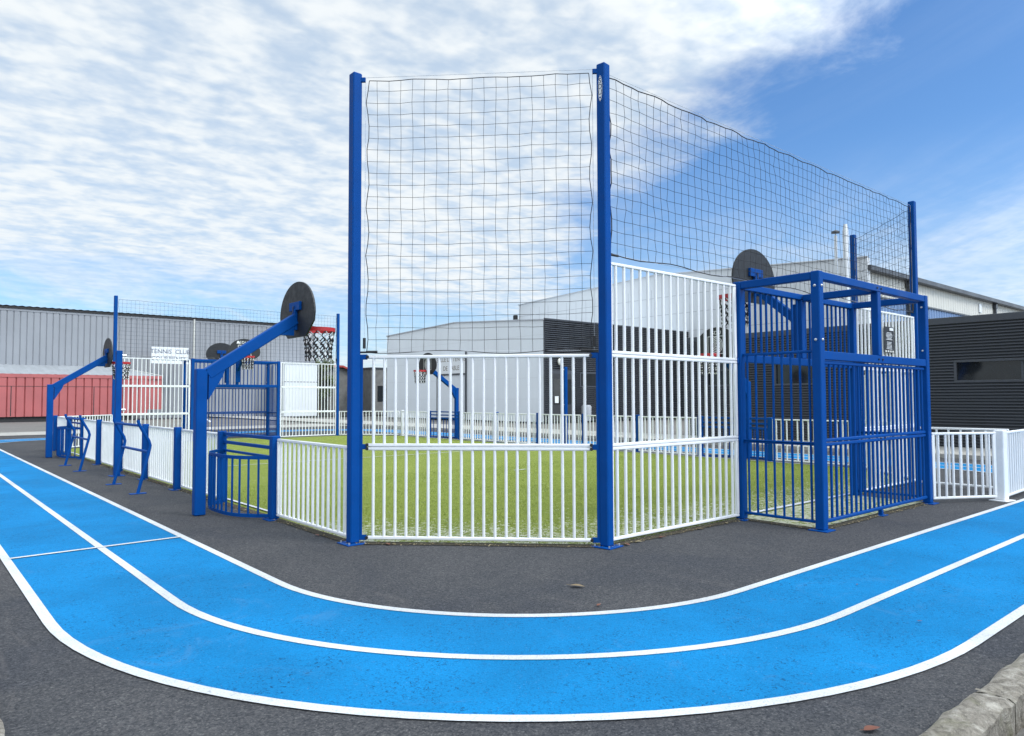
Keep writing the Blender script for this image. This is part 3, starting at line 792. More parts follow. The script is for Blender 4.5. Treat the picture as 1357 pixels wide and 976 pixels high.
# ------------------------------------------------------------------ corrugated walls
def ribbed(p0, p1, z0, z1, pitch, depth, vertical=False, prof=None):
    """ribbed cladding sheet with outward normal to the right of p0->p1"""
    a = Vector((p0[0], p0[1], 0)); b = Vector((p1[0], p1[1], 0)); d = (b - a).normalized(); n = Vector((d.y, -d.x, 0)); Ln = (b - a).length
    prof = prof or [(0, 0), (.35, 0), (.5, 1), (.85, 1)]
    mb = MB()
    if vertical:
        k = int(Ln / pitch); vs = []
        for i in range(k + 1):
            for t, h in prof:
                s = min(Ln, (i + t) * pitch); q = a + d * s + n * depth * h
                vs += [(q.x, q.y, z0), (q.x, q.y, z1(s) if callable(z1) else z1)]
        m = len(vs) // 2; mb.add(vs, [(2 * i, 2 * i + 2, 2 * i + 3, 2 * i + 1) for i in range(m - 1)])
    else:
        k = int((z1 - z0) / pitch); vs = []
        for i in range(k + 1):
            for t, h in prof:
                z = min(z1, z0 + (i + t) * pitch); q = n * depth * h
                vs += [(a.x + q.x, a.y + q.y, z), (b.x + q.x, b.y + q.y, z)]
        m = len(vs) // 2; mb.add(vs, [(2 * i, 2 * i + 1, 2 * i + 3, 2 * i + 2) for i in range(m - 1)])
    return mb

# dark clubhouse on the right (face X = 19.45)
cb = thing('clubhouse', 'low dark grey ribbed metal building on the right with slot windows', 'building', (19.6, -14, 0))
HB = 3.82; LY = 23.8
pr = [(0, 0), (.10, .15), (.22, 1), (.60, 1), (.74, 0)]
wl = MB(); wl.box(.02, 8, .02, LY - .02, -.05, HB - .05); wl.build('core_wall', 'dark_trim', cb)
def holes_ribbed(holes):
    """ribbed front face at local x=0 facing -X with rectangular holes (y0,y1,z0,z1)"""
    mb = MB(); pitch = .086
    ys = sorted({0, LY} | {h[0] for h in holes} | {h[1] for h in holes})
    for y0, y1 in zip(ys[:-1], ys[1:]):
        hs = [(h[2], h[3]) for h in holes if h[0] <= y0 + 1e-6 and h[1] >= y1 - 1e-6]
        bands = [(0, HB - .2)] if not hs else [(0, hs[0][0]), (hs[0][1], HB - .2)]
        for z0, z1 in bands:
            k0 = int(round(z0 / pitch)); k1 = int(round(z1 / pitch)); vs = []
            for k in range(k0, k1):
                for t, h in pr:
                    z = (k + t) * pitch; vs += [(-.07 * h, y0, z), (-.07 * h, y1, z)]
            m = len(vs) // 2; mb.add(vs, [(2 * i + 1, 2 * i, 2 * i + 2, 2 * i + 3) for i in range(m - 1)])
    return mb
def loc(y): return y + 14
holes = [(loc(-4.2), loc(.55), 23 * .086, 29 * .086), (loc(4.6), loc(6.15), 23 * .086, 32 * .086), (loc(7.8), loc(8.9), 23 * .086, 29 * .086)]
holes_ribbed(holes).build('cladding', 'dark_metal', cb)
ribbed((0, LY), (8, LY), 0, HB - .2, .086, .03, prof=pr).build('cladding', 'dark_metal', cb) if False else None
MB().bbox(-.08, .03, -.02, LY + .02, HB - .2, HB + .0, .01).build('parapet_cap', 'dark_trim', cb)
for y0, y1, z0, z1 in holes:
    w = thing_w = MB(); t = .07
    w.bbox(-.075, .03, y0 - t, y1 + t, z0 - t, z0, .006); w.bbox(-.075, .03, y0 - t, y1 + t, z1, z1 + t, .006)
    w.bbox(-.074, .03, y0 - t, y0, z0 - .001, z1 + .001, .006); w.bbox(-.074, .03, y1, y1 + t, z0 - .001, z1 + .001, .006)
    k = max(1, int((y1 - y0) / 1.2))
    for i in range(1, k): yy = y0 + (y1 - y0) * i / k; w.bbox(-.02, .03, yy - .03, yy + .03, z0, z1, .004)
    wo = w.build('window_frame', 'dark_trim', cb)
    MB().box(.0, .012, y0, y1, z0, z1).build('pane', 'glass', wo)
MB().box(-.02, 8, 0, LY, HB - .06, HB - .03).build('roof', 'grey_roof', cb)
for (x, y, r, h, nm, lb) in ((24, 6.03, .058, 8.05, 'chimney', 'thinner steel flue with a small rain cap, left of the pair'), (24, 5.64, .11, 8.2, 'chimney', 'thicker steel flue with a tapered top, right of the pair')):
    c = thing(nm, lb, 'chimney', (x, y, HB - .03), 0, 'steel flues on the clubhouse roof')
    mb = MB(); hh = h - HB
    if r < .1:
        mb.tube([(0, 0, 0), (0, 0, hh - .22)], r, 14); mb.tube([(0, 0, hh - .22), (0, 0, hh - .10)], .02, 6)
        mb.build('flue_pipe', 'flue', c, True)
        MB().tube([(0, 0, hh - .12), (0, 0, hh - .06), (0, 0, hh)], [.16, .15, .02], 16).build('rain_cap', 'dark_trim', c, True)
    else:
        mb.tube([(0, 0, 0), (0, 0, hh - .25), (0, 0, hh - .08), (0, 0, hh)], [r, r, r * .7, r * .65], 16); mb.build('flue_pipe', 'flue', c, True)
        k = MB(); [k.tube([(0, 0, z), (0, 0, z + .04)], r + .012, 16) for z in (1.0, 2.0, 3.0, 3.9)]; k.build('collar', 'steel', c, True)

# table tennis hall (face X = 27)
tt = thing('table_tennis_hall', 'pale grey hall with low gable, table tennis sign and dark ribbed side', 'building', (27, 25.83, 0))
LT = 18.9
core = MB(); core.prism([(0, 0), (LT, 0), (LT, 6.62), (LT / 2, 6.98), (0, 6.40)], 0, 15, lambda u, v, t: (t, u, v)); core.build('wall', 'hall2', tt)
jn = MB()
for k in range(1, 17): jn.box(-.004, .0, k * 1.12 - .006, k * 1.12 + .006, .1, 6.35)
for z in (1.45, 2.8, 4.15, 5.5): jn.box(-.005, .0, .05, LT - .05, z - .006, z + .006)
jn.build('panel_joints', 'hall', tt)
cp = MB(); cp.beam((-.02, -.02, 6.43), (-.02, LT / 2, 7.01), .12, .07); cp.beam((-.02, LT / 2, 7.01), (-.02, LT + .05, 6.65), .12, .07); cp.build('roof_edge', 'steel', tt)
sd = MB(); sgn = thing
ribbed((0, 0), (15, 0), 0, 6.45, .13, .07, prof=pr).build('side_cladding', 'dark_metal', tt)
MB().bbox(-.02, 15.0, -.07, .02, 6.42, 6.52, .01).build('parapet_cap', 'dark_trim', tt)
MB().bbox(-.03, .0, -.06, .04, 0, 6.4, .005).build('corner_trim', 'dark_trim', tt)
dr = MB(); dr.bbox(.35, 2.6, -.10, -.041, 0, 3.25, .01); dro = dr.build('door_frame', 'dark_trim', tt)
MB().bbox(.50, 1.45, -.125, -.101, .02, 3.05, .006).build('door', 'door', tt); MB().bbox(1.52, 2.47, -.125, -.101, .02, 3.05, .006).build('door', 'door', tt)
gl = MB(); gl.box(.68, 1.28, -.130, -.126, 1.1, 2.7); gl.box(1.70, 2.30, -.130, -.126, 1.1, 2.7); gl.build('door_glass', 'glass', tt)
MB().box(.78, 1.10, -.136, -.131, 1.2, 1.62).build('paper_notice', 'sign', tt)
wf = MB(); wf.bbox(3.1, 4.7, -.09, -.041, 2.2, 3.2, .01); wfo = wf.build('window_frame', 'dark_trim', tt); MB().box(3.2, 4.6, -.094, -.091, 2.3, 3.1).build('pane', 'glass', wfo)
dp = MB(); dp.tube([(-.08, 33.85 - 25.83, 0), (-.08, 33.85 - 25.83, 4.85)], .06, 8); dp.build('drainpipe', 'dark_trim', tt, True)
MB().bbox(-.05, -.006, 34.05 - 25.83, 37.4 - 25.83, .02, 3.15, .01).build('shutter_door', 'white_panel', tt)
MB().bbox(-.07, -.006, 37.4 - 25.83, 37.5 - 25.83, .02, 3.15, .01).build('shutter_rail', 'dark_trim', tt)
lm = thing('wall_lamp', 'round opal wall lamp above the dark hall door', 'lamp', (28.2, 25.83 - .045, 3.8))
MB().tube([(0, 0, 0), (0, -.06, 0)], .09, 12).build('lamp_base', 'dark_trim', lm); MB().sphere((0, -.11, 0), .22, 14, 9, (.75, .5, 1)).build('lamp_globe', 'lamp', lm, True)
ts = thing('hall_sign', 'white sign board reading SALLE DE TENNIS DE TABLE on pale hall', 'sign', (26.93, 35.6, 0))
MB().bbox(-.03, .03, -1.75, 1.75, 3.3, 4.68, .008).build('board', 'sign', ts)
MB().bbox(-.05, .03, -1.78, 1.78, 3.20, 3.27, .008).build('rail', 'dark_trim', ts)
text_mesh('lettering', 'SALLE DE TENNIS', .46, 'ink2', ts, face_matrix((-.032, .05, 4.32), (0, -1, 0), (0, 0, 1)), .003)
text_mesh('lettering', 'DE TABLE', .46, 'ink2', ts, face_matrix((-.032, -.0, 3.68), (0, -1, 0), (0, 0, 1)), .003)
bn_ = thing('litter_bin', 'grey rounded bin beside the dark hall wall', 'bin', (30.0, 25.1, 0))
MB().tube([(0, 0, .05), (0, 0, .95), (0, 0, 1.05)], [.30, .33, .26], 16).build('bin_body', 'bin', bn_, True)
MB().tube([(0, 0, 0), (0, 0, .05)], .22, 12).build('bin_foot', 'dark_trim', bn_)

# big sports hall behind (face X = 42)
sh = thing('sports_hall', 'very large pale hall behind with a long low gable and dark eaves', 'building', (42, 12.45, 0))
LH = 32.9
h = MB(); h.prism([(0, 0), (LH, 0), (LH, 10.50), (LH / 2, 11.22), (0, 10.20)], 0, .4, lambda u, v, t: (t, u, v)); h.build('front_wall', 'hall', sh)
h = MB(); h.prism([(.3, 0), (LH - .3, 0), (LH - .3, 9.45), (LH / 2, 10.4), (.3, 9.45)], .4, 78, lambda u, v, t: (t, u, v)); h.build('rear_body', 'cream', sh)
h = MB()
h.beam((-.02, -.05, 10.24), (-.02, LH / 2, 11.26), .14, .08); h.beam((-.02, LH / 2, 11.26), (-.02, LH + .05, 10.54), .14, .08); h.build('roof_edge', 'steel', sh)
jn = MB()
for k in range(1, 27): jn.box(-.004, 0, k * 1.2 - .01, k * 1.2 + .01, 4, 10.1)
for z in (5.2, 6.6, 8.0, 9.4): jn.box(-.005, 0, .05, LH - .05, z - .012, z + .012)
jn.build('panel_joints', 'grey_metal', sh)
ribbed((.42, .28), (78, .28), 7.9, 9.45, .5, .04, True).build('side_cladding', 'cream', sh)
ribbed((.42, .26), (78, .26), 0, 7.9, .5, .05, True).build('lower_cladding', 'bluewall', sh)
MB().bbox(.42, 78, .14, .30, 7.86, 7.98, .01).build('ledge', 'dark_trim', sh)
MB().bbox(.1, 78, -.20, .28, 9.42, 9.74, .02).build('eaves_gutter', 'dark_metal', sh)
for x in (6.7, 25.2, 45):
    MB().bbox(x - .12, x + .12, .02, .20, 0, 9.4, .01).build('drainpipe', 'dark_trim', sh); MB().bbox(x - .22, x + .22, -.02, .22, 9.0, 9.41, .02).build('rainwater_head', 'dark_trim', sh)
MB().bbox(21.3, 21.8, .15, .23, 8.4, 9.1, .01).build('wall_vent', 'white_panel', sh)
fl = thing('floodlight', 'small dark floodlight fixed at the left corner of the big hall', 'lamp', (41.75, 45.45, 9.1))
MB().bbox(-.15, .15, -.1, .35, -.5, .45, .05).build('lamp_head', 'black', fl); MB().beam((0, 0, 0), (.25, -.1, 0), .08, .08).build('bracket', 'dark_trim', fl)

# ------------------------------------------------------------------ warehouse, red shed, sign
YW = 55.2
wh = thing('warehouse', 'long grey corrugated metal warehouse along the left background', 'building', (-45, YW, 0))
WX = 70.6
def top(s): return 8.05
ribbed((0, 0), (WX, 0), .0, 8.05, .40, .055, True, [(0, 0), (.12, 1), (.88, 1), (1.0, 0)]).build('wall', 'grey_metal', wh)
b_ = MB(); b_.box(.0, WX, .03, 22, 0, 8.0); b_.build('body', 'grey_metal', wh)
rf = MB(); k = int(WX / .23); vs = []
for i in range(k + 1):
    x = i * .23; zz = .05 * (i % 2); vs += [(x, -.22, 8.20 + zz), (x, 11, 9.2 + zz)]
rf.add(vs, [(2 * i, 2 * i + 2, 2 * i + 3, 2 * i + 1) for i in range(k)])
rf.build('roof', 'skirt', wh)
MB().bbox(0, WX, -.16, .0, 8.03, 8.19, .02).build('gutter', 'skirt', wh)
MB().bbox(0, WX, -.085, -.061, 7.86, 8.03, .01).build('fascia', 'grey_metal', wh)
MB().bbox(0, WX, -.03, .03, 0, .32, .01).build('plinth', 'skirt', wh)
for x in (24.0, 59.9):
    MB().tube([(x + 12.2 * 0, -.12, .3), (x, -.12, 8.1)], .07, 8).build('drainpipe', 'cream', wh, True)
rs = thing('red_shed', 'faded red corrugated lean-to shed built against the grey warehouse', 'shed', (-45, 51.9, 0))
RX = 56.7
ribbed((0, 0), (55.65, 0), .35, 3.20, .5, .09, True, [(0, 0), (.08, 1), (.90, 1), (.98, 0)]).build('wall', 'red_metal', rs)
ribbed((55.65, 0), (RX, 0), .75, 3.10, .5, .05, True).build('wall', 'red_metal', rs)
MB().box(.0, 54.7, .06, 3.2, 0, .36).build('plinth', 'skirt', rs)
MB().box(.0, 54.7, .08, 3.0, .36, 3.1).build('inner_wall', 'red_metal', rs)
MB().bbox(0, RX, -.12, -.095, 3.02, 3.26, .01).build('fascia', 'red_metal', rs)
dl = MB(); dl.box(0, RX, -.098, -.0905, 2.40, 2.43)
for x in (34, 41.2, 47.2, 52.1): dl.box(x, x + .05, -.099, -.0905, .4, 2.4)
dl.build('door_seams', 'skirt', rs)
rf = MB(); n = int(RX / .5)
vs = []
for i in range(n * 2 + 1):
    x = i * .25; z = .035 * (i % 2); xt = min(x, 54.0 + 0 * x); vs += [(min(x, RX), -.12, 3.24 + z), (min(x, 54.0), 3.24, 4.0 + z)]
rf.add(vs, [(2 * i, 2 * i + 2, 2 * i + 3, 2 * i + 1) for i in range(n * 2)])
rf.build('roof', 'grey_roof', rs)
MB().beam((RX, -.12, 3.27), (54.0, 3.2, 4.05), .12, .06).build('roof_verge', 'cream', rs)
cs = thing('club_sign', 'white board reading TENNIS CLUB mounted in front of the warehouse', 'sign', (12.62, 53.4, 0))
MB().bbox(-1.36, 1.36, -.03, .03, 4.28, 5.58, .01).build('board', 'sign', cs)
text_mesh('lettering', 'TENNIS  CLUB', .46, 'ink', cs, face_matrix((.02, -.034, 5.22), (1, 0, 0), (0, 0, 1)), .004)
text_mesh('lettering', 'COURPISNES', .44, 'ink', cs, face_matrix((-.1, -.034, 4.66), (1, 0, 0), (0, 0, 1)), .004)
lg = MB(); lg.tube([(-1.2, .08, 0), (-1.2, .08, 5.5)], .05, 8); lg.tube([(1.2, .08, 0), (1.2, .08, 5.5)], .05, 8); lg.build('sign_legs', 'steel', cs)

wb = thing('white_block', 'plain white panelled block standing at the end of the grey warehouse', 'building', (21.6, 52.6, 0))
MB().box(0, 3.0, 0, 2.4, 0, 4.5).build('body', 'white_panel', wb)
ribbed((0, 0), (3.0, 0), .02, 4.5, .75, .015, True, [(0, 0), (.02, 1), (.98, 1)]).build('cladding', 'white_panel', wb)
MB().bbox(-.02, 3.02, -.022, 0, 2.95, 3.0, .004).build('joint', 'dark_trim', wb)
MB().bbox(-.05, 3.05, -.06, 2.45, 4.5, 4.6, .01).build('roof_cap', 'white_panel', wb)

# houses behind the far right corner
hs = thing('house', 'grey walled house with a red tiled roof beyond the far corner', 'house', (29.2, 60, 0))
MB().box(.3, 3.9, .3, 8, 0, 4.6).build('wall', 'brick', hs)
MB().add([(0, -.1, 4.9), (1.7, -.1, 4.9), (4.2, -.1, 3.9), (4.2, 8.3, 3.9), (1.7, 8.3, 4.9), (0, 8.3, 4.9), (0, -.1, 4.7), (1.7, -.1, 4.7), (4.2, -.1, 3.7), (4.2, 8.3, 3.7), (1.7, 8.3, 4.7), (0, 8.3, 4.7)],
         [(0, 1, 4, 5), (1, 2, 3, 4), (6, 7, 1, 0), (7, 8, 2, 1), (8, 9, 3, 2)]).build('roof', 'tile', hs)
gb = thing('grey_building', 'dark grey flat roofed building seen just right of the front left post', 'building', (32.5, 57, 0))
MB().box(.0, 8.0, 0, 9, 0, 4.5).build('wall', 'brick', gb); MB().bbox(-.1, 8.1, -.1, 9.1, 4.5, 4.65, .02).build('roof', 'dark_trim', gb)
wi = MB()
for x in (.7, 2.1, 3.5, 4.9): wi.box(x, x + .9, -.03, -.002, 1.2, 2.8)
wi.build('window', 'glass', gb)

# small white seat frame far behind the pitch
bd = thing('cycle_stand', 'small white metal stand on the paving beyond the far goal', 'stand', (8.3, 31.2, 0))
MB().tube([(0, 0, .0), (0, 0, .95)], .05, 8).build('stand_post', 'white', bd); MB().tube([(-.25, 0, .35), (0, 0, .55), (.3, 0, .35)], .04, 8).build('stand_bar', 'white', bd); MB().bbox(-.35, .35, -.2, .2, 0.012, .04, .01).build('stand_foot', 'white', bd)

# ------------------------------------------------------------------ trees
def tree(x, y, h, rw, label, n=2600, seed=1, z0=0, trunk_h=.35, ls=.16):
    rs_ = random.Random(seed); t = thing('tree', label, 'tree', (x, y, z0), 0, 'trees behind the buildings')
    tr = MB(); tr.tube([(0, 0, 0), (.05, .03, h * .3), (.0, .08, h * .6), (0, 0, h * .9)], [h * .03, h * .022, h * .014, .02], 8)
    cl = []
    for i in range(14):
        a = rs_.uniform(0, 2 * PI); z = h * rs_.uniform(trunk_h, .95); rr_ = rw * rs_.uniform(.25, .85) * (1.15 - z / h * .5)
        c = Vector((rr_ * math.cos(a), rr_ * math.sin(a), z)); cl.append((c, rw * rs_.uniform(.25, .45)))
        tr.tube([(0, 0, z * .7), (c.x * .5, c.y * .5, z * .88), tuple(c)], [h * .010, h * .007, .01], 5)
    tr.build('trunk', 'bark', t, True)
    lf = MB(); vs = []; fs = []
    for i in range(n):
        c, r = rs_.choice(cl); d = Vector((rs_.gauss(0, 1), rs_.gauss(0, 1), rs_.gauss(0, .8))).normalized() * r * rs_.random() ** .45
        p = c + d; u = Vector((rs_.gauss(0, 1), rs_.gauss(0, 1), rs_.gauss(0, 1))).normalized(); w = u.orthogonal().normalized(); s = ls * rs_.uniform(.6, 1.4)
        o = len(vs); vs += [p - u * s, p - w * s * .5, p + u * s, p + w * s * .5]; fs.append((o, o + 1, o + 2, o + 3))
    lf.add(vs, fs); lf.build('crown', 'leaf', t); return t
tree(27.4, 58, 5.2, 2.0, 'bushy tree behind the far fence, right of the white block', 2600, 3)
tree(29.2, 63, 5.0, 1.6, 'smaller bushy tree beside the red roofed house', 1600, 5)
tree(112, 31, 11.8, 4.0, 'green tree top showing above the dark clubhouse at the right edge', 3500, 8, 0, .4, .3)
tree(121, 33, 11.0, 3.5, 'second tree top beyond the big hall at the right edge', 2600, 9, 0, .4, .3)

# ------------------------------------------------------------------ kerb stones
def kerb_stone(poly, z1, label, seed, name='kerb_stone'):
    """poly: 4 plan corners; rough bevelled block"""
    rs_ = random.Random(seed); o = tag(None or bpy.data.objects.new(name, None), label, 'kerb stone', 'rough stone kerb blocks') if False else None
    a, b, c, d = [Vector((p[0], p[1], 0)) for p in poly]; nu, nv = 14, 5
    mb = MB(); g = {}
    for i in range(nu + 1):
        for j in range(nv + 1):
            u = i / nu; v = j / nv; p = (a.lerp(b, u)).lerp(d.lerp(c, u), v)
            eu = min(i, nu - i); ev = min(j, nv - j)
            z = z1 + rs_.gauss(0, .004) - (.018 if ev == 0 else 0) - (.012 if eu == 0 else 0)
            if j in (0, nv): p += (c - b).normalized() * rs_.gauss(0, .006) * (1 if 0 < i < nu else 0)
            g[i, j] = len(mb.v); mb.v.append((p.x, p.y, z))
    for i in range(nu):
        for j in range(nv): mb.f.append((g[i, j], g[i + 1, j], g[i + 1, j + 1], g[i, j + 1]))
    ring = [(i, 0) for i in range(nu)] + [(nu, j) for j in range(nv)] + [(i, nv) for i in range(nu, 0, -1)] + [(0, j) for j in range(nv, 0, -1)]
    base = [len(mb.v) + k for k in range(len(ring))]
    for k, q in enumerate(ring): x, y, z = mb.v[g[q]]; mb.v.append((x, y, -.12))
    for k in range(len(ring)): k2 = (k + 1) % len(ring); mb.f.append((g[ring[k]], base[k], base[k2], g[ring[k2]]))
    ob = mb.build(name, 'stone'); smooth_by_angle(ob, 50); tag(ob, label, 'kerb stone', 'rough stone kerb blocks'); return ob
def kpt(t, off=0):
    """kerb inner-edge path: left straight, elliptical corner, right straight"""
    return None
path = []
for y in (8, 6.6, 5.2, 3.8, 2.4, 1.0, -.2): path.append((-3.245, y))
path += [(-3.245, -1.35), (-3.245, -2.5), (-3.245, -3.6), (-3.02, -4.35), (-2.45, -5.0), (-1.6, -5.42), (-.72, -5.545)]
tail = [(.43, -5.545), (1.6, -5.545), (2.9, -5.545), (4.1, -5.545), (5.4, -5.545), (6.6, -5.545), (7.9, -5.545)]
path = path + tail
lbl = {}
mort = MB()
for k in range(len(path) - 1):
    p = Vector(path[k]); q = Vector(path[k + 1]); d = (q - p).normalized(); nrm = Vector((d.y, -d.x))
    g_ = .009; p2 = p + d * g_; q2 = q - d * g_; w = .165
    def nn(v, w_): return (v.x + nrm.x * w_, v.y + nrm.y * w_)
    if p.y > -2.0 and p.x < -3.2: lab = 'rough stone kerb block beyond the left edge of the track'
    elif p.x < -.6 and p.y > -5.3: lab = 'rough stone kerb block around the outer bend of the track'
    elif p.x < .4: lab = 'mossy rough kerb block at bottom right, nearest the camera before the pale joint'
    elif p.x < 1.5: lab = 'rough kerb block just beyond the pale joint at the right edge'
    else: lab = 'rough stone kerb block out along the right of the track'
    if p.x < -.6 and p.x > -3.3 and -3.2 < p.y < -1.9: lab = 'grey stone kerb corner showing at the bottom left edge'
    kerb_stone([(p2.x, p2.y), (q2.x, q2.y), nn(q2, w), nn(p2, w)], .075 + (.004 if k % 2 else 0), lab, k)
    mb_ = [(q.x - d.x * .012, q.y - d.y * .012), (q.x + d.x * .012, q.y + d.y * .012)]
    mort.add([(mb_[0][0], mb_[0][1], .069), (mb_[1][0], mb_[1][1], .069), (mb_[1][0] + nrm.x * w * .94, mb_[1][1] + nrm.y * w * .94, .066), (mb_[0][0] + nrm.x * w * .94, mb_[0][1] + nrm.y * w * .94, .066)], [(0, 1, 2, 3)])
tag(mort.build('kerb_mortar', 'stone'), kind='structure')

# ------------------------------------------------------------------ fallen leaves
def leaf(x, y, rz, s, mat, label):
    mb = MB(); vs = []; fs = []; n = 8
    for i in range(n + 1):
        t = i / n; w = .24 * math.sin(PI * t ** .8) * s; xx = (t - .5) * s; cz = .10 * s * math.cos((t - .5) * 4)
        vs += [(xx, -w, .004 + cz * .2 + abs(w) * .25), (xx, 0, .006 + cz * .25), (xx, w, .004 + cz * .2 + abs(w) * .15)]
    for i in range(n):
        for j in (0, 1): fs.append((3 * i + j, 3 * i + 3 + j, 3 * i + 4 + j, 3 * i + 1 + j))
    mb.add(vs, fs); mb.tube([(-.5 * s, 0, .006), (-.72 * s, .03 * s, .008)], .012 * s, 4)
    o = mb.build('fallen_leaf', mat); o.location = (x, y, .010); o.rotation_euler = (0, 0, rz); tag(o, label, 'leaf', 'fallen leaves on the ground')
leaf(.505, -2.75, R(-60), .125, 'deadleaf', 'larger pale dry leaf on the asphalt below the right front post')
leaf(.25, -3.215, R(20), .06, 'deadred', 'small reddish leaf lying near the inner white line')
leaf(-.268, -5.344, R(-20), .095, 'deadred', 'curled red leaf at the bottom edge beside the kerb')
leaf(2.213, -4.188, R(10), .03, 'deadred', 'tiny brown leaf on the inner blue lane, right side')
leaf(1.573, -4.88, R(-30), .035, 'deadred', 'tiny brown leaf on the outer blue lane, right side')
for k, (x, y) in enumerate(((2.05, YN - .10), (2.25, YN - .08), (2.62, YN - .09), (3.35, YN - .07), (.23, -.32), (.08, 1.2), (-.10, .62), (3.9, YN - .06))):
    leaf(x, y, random.uniform(0, 6), random.uniform(.06, .11), 'deadred' if k % 2 == 0 else 'deadleaf', 'small dry leaf caught at the foot of the white fence')
# mulch bits outside the kerb
mul = MB()
for i in range(2500):
    x = random.uniform(-.6, 3); y = -5.82 - random.random() ** 1.5 * .8; a = random.uniform(0, PI); s = random.uniform(.008, .03); z = -.015 + random.random() * .03
    mul.add([(x - s * math.cos(a), y - s * math.sin(a), z), (x + s * .4 * math.sin(a), y - s * .4 * math.cos(a), z + s * .4), (x + s * math.cos(a), y + s * math.sin(a), z), (x - s * .4 * math.sin(a), y + s * .4 * math.cos(a), z + s * .2)], [(0, 1, 2, 3)])
tag(mul.build('mulch', 'deadleaf'), 'loose brown bark and leaf mulch outside the kerb', 'mulch', kind='stuff')

# ------------------------------------------------------------------ sky, sun, camera
SUN_AZ = math.atan2(.45, -.90)      # direction towards the sun measured from +Y towards +X
SUN_EL = R(48)
w = bpy.data.worlds.new('World'); S.world = w; w.use_nodes = True; nt = w.node_tree
bg = nt.nodes['Background']; bg.inputs[1].default_value = .10
sky = N(nt, 'ShaderNodeTexSky', sky_type='NISHITA', sun_disc=False, sun_elevation=SUN_EL, sun_rotation=SUN_AZ)
sky.air_density = 1.0; sky.dust_density = .6; sky.ozone_density = 2.0
tc = N(nt, 'ShaderNodeTexCoord'); xyz = N(nt, 'ShaderNodeSeparateXYZ'); nt.links.new(tc.outputs['Generated'], xyz.inputs[0])
dz = mth(nt, 'ADD', mth(nt, 'MAXIMUM', xyz.outputs[2], 0), .08)
qx = mth(nt, 'DIVIDE', xyz.outputs[0], dz); qy = mth(nt, 'DIVIDE', xyz.outputs[1], dz)
cv = N(nt, 'ShaderNodeCombineXYZ'); nt.links.new(qx, cv.inputs[0]); nt.links.new(qy, cv.inputs[1]); co = cv.outputs[0]
warp = noise(nt, co, 1.1, 4, .6)
edge = mth(nt, 'SUBTRACT', mth(nt, 'MULTIPLY_ADD', qy, .42, 1.30), qx)
edge = mth(nt, 'ADD', edge, mth(nt, 'MULTIPLY', mth(nt, 'SUBTRACT', noise(nt, co, 2.4, 6, .62, .4), .5), .9))
edge = mth(nt, 'ADD', edge, mth(nt, 'MULTIPLY', mth(nt, 'MAXIMUM', mth(nt, 'SUBTRACT', qy, 2.1), 0), .55))
m1 = sr(nt, edge, -.20, .30)
m2 = sr(nt, mth(nt, 'ADD', qy, mth(nt, 'MULTIPLY', mth(nt, 'SUBTRACT', warp, .5), 2.2)), 5.0, 3.5)
m2n = nt.nodes[-1]
sheetm = mth(nt, 'MULTIPLY', m1, m2)
# mackerel ripples: rows across the sheet, broken up by noise
mpr = N(nt, 'ShaderNodeMapping'); mpr.inputs['Rotation'].default_value = (0, 0, R(28)); nt.links.new(co, mpr.inputs[0])
mp2 = N(nt, 'ShaderNodeMapping'); mp2.inputs['Rotation'].default_value = (0, 0, R(6)); nt.links.new(co, mp2.inputs[0])
clump = noise(nt, co, .9, 4, .55, .5)
rip = noise(nt, mp2.outputs[0], 8.5, 2.5, .48, .25, (.72, 1.0, 1)); rip2 = noise(nt, mp2.outputs[0], 24, 2.5, .5, .2, (.9, 1.0, 1))
tex = mth(nt, 'ADD', mth(nt, 'ADD', mth(nt, 'MULTIPLY', rip, .62), mth(nt, 'MULTIPLY', rip2, .26)), mth(nt, 'MULTIPLY', clump, .36))
dens = sr(nt, tex, .42, .76)
cover = mth(nt, 'MULTIPLY', sheetm, mth(nt, 'MULTIPLY_ADD', dens, .22, .78))
# thin streaky veil on the blue side and near the horizon
st1 = noise(nt, mpr.outputs[0], .55, 6, .62, 1.0, (2.2, .55, 1)); veil = mth(nt, 'MULTIPLY', sr(nt, st1, .45, .75), .50)
low = sr(nt, xyz.outputs[2], .34, .03)
veil = mth(nt, 'MULTIPLY', veil, mth(nt, 'MULTIPLY_ADD', low, .9, .12))
right = sr(nt, qx, 2.1, 3.9)
veil = mth(nt, 'ADD', veil, mth(nt, 'MULTIPLY', mth(nt, 'MULTIPLY', right, low), .72), clamp=True)
cover = mth(nt, 'MAXIMUM', cover, veil)
low2 = sr(nt, xyz.outputs[2], .33, .12)
v2 = mth(nt, 'MULTIPLY', low2, mth(nt, 'MULTIPLY_ADD', sr(nt, st1, .36, .66), .55, .20))
cover = mth(nt, 'MAXIMUM', cover, v2)
clcol = mixc(nt, dens, (5.2, 6.2, 7.2), (7.25, 7.65, 7.9))
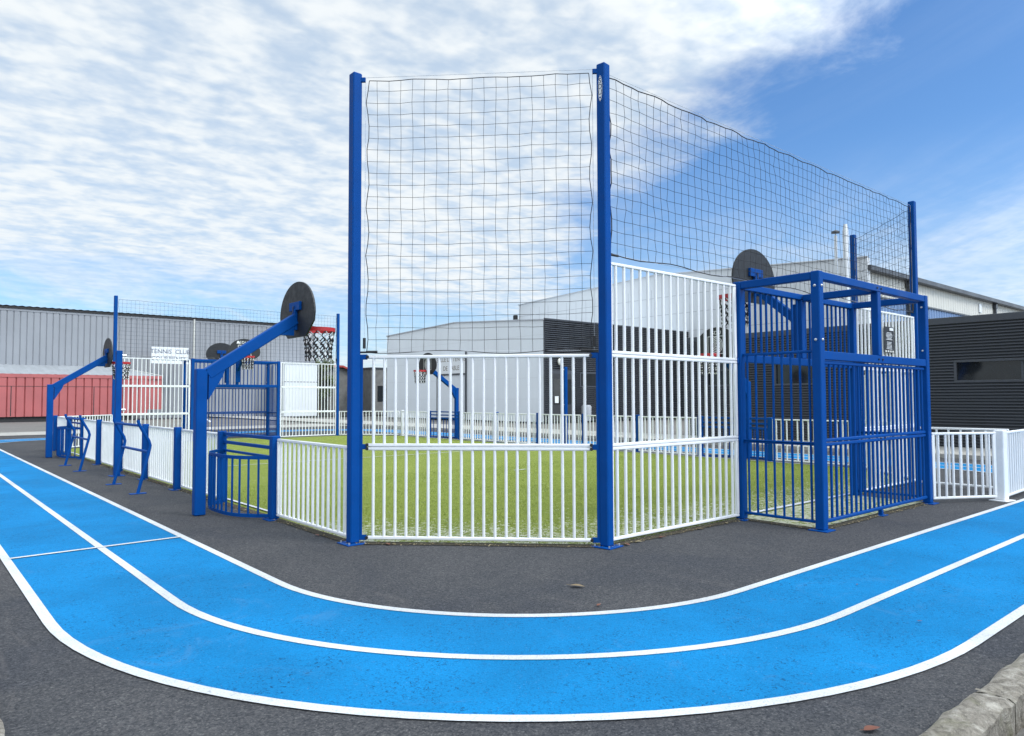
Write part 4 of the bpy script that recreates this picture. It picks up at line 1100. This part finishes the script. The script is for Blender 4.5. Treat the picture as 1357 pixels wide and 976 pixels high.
# the sheet is brighter where the veiled sun stands behind it
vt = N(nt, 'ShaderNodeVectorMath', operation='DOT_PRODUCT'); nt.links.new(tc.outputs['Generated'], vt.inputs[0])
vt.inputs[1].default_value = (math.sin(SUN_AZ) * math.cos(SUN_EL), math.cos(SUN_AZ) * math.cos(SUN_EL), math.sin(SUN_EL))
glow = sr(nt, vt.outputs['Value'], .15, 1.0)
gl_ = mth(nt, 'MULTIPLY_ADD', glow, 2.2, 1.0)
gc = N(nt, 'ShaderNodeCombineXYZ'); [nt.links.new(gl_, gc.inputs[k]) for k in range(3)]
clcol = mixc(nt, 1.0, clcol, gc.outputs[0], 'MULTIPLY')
blue = mixc(nt, 1.0, sky.outputs[0], (.74, 1.08, 1.40), 'MULTIPLY')
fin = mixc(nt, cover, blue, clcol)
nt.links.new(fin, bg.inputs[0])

sl = bpy.data.lights.new('sun', 'SUN'); sl.energy = 1.5; sl.angle = R(16); sl.color = (1, .965, .91)
so = bpy.data.objects.new('sun', sl); COL.objects.link(so)
dv = Vector((math.sin(SUN_AZ) * math.cos(SUN_EL), math.cos(SUN_AZ) * math.cos(SUN_EL), math.sin(SUN_EL)))
so.rotation_euler = dv.to_track_quat('Z', 'Y').to_euler()

cam = bpy.data.cameras.new('camera'); cam.sensor_width = 36; cam.lens = 950.82 / 1357 * 36; cam.clip_end = 3000; cam.clip_start = .05
cob = bpy.data.objects.new('camera', cam); COL.objects.link(cob)
pitch, roll, yaw = .0421, -.0030, .7091
F = Vector((math.sin(yaw), math.cos(yaw), 0)); Rt = Vector((math.cos(yaw), -math.sin(yaw), 0)); U = Vector((0, 0, 1))
F2 = F * math.cos(pitch) + U * math.sin(pitch); U2 = U * math.cos(pitch) - F * math.sin(pitch)
R3 = Rt * math.cos(roll) + U2 * math.sin(roll); U3 = U2 * math.cos(roll) - Rt * math.sin(roll)
m = Matrix((R3, U3, -F2)).transposed().to_4x4(); m.translation = Vector((-3.6404, -6.7924, 1.5041)); cob.matrix_world = m
S.camera = cob
vs_ = S.view_settings; vs_.view_transform = 'Standard'; vs_.look = 'None'; vs_.gamma = 1; vs_.exposure = .33; vs_.use_curve_mapping = False
S.render.resolution_x = 1024; S.render.resolution_y = 736
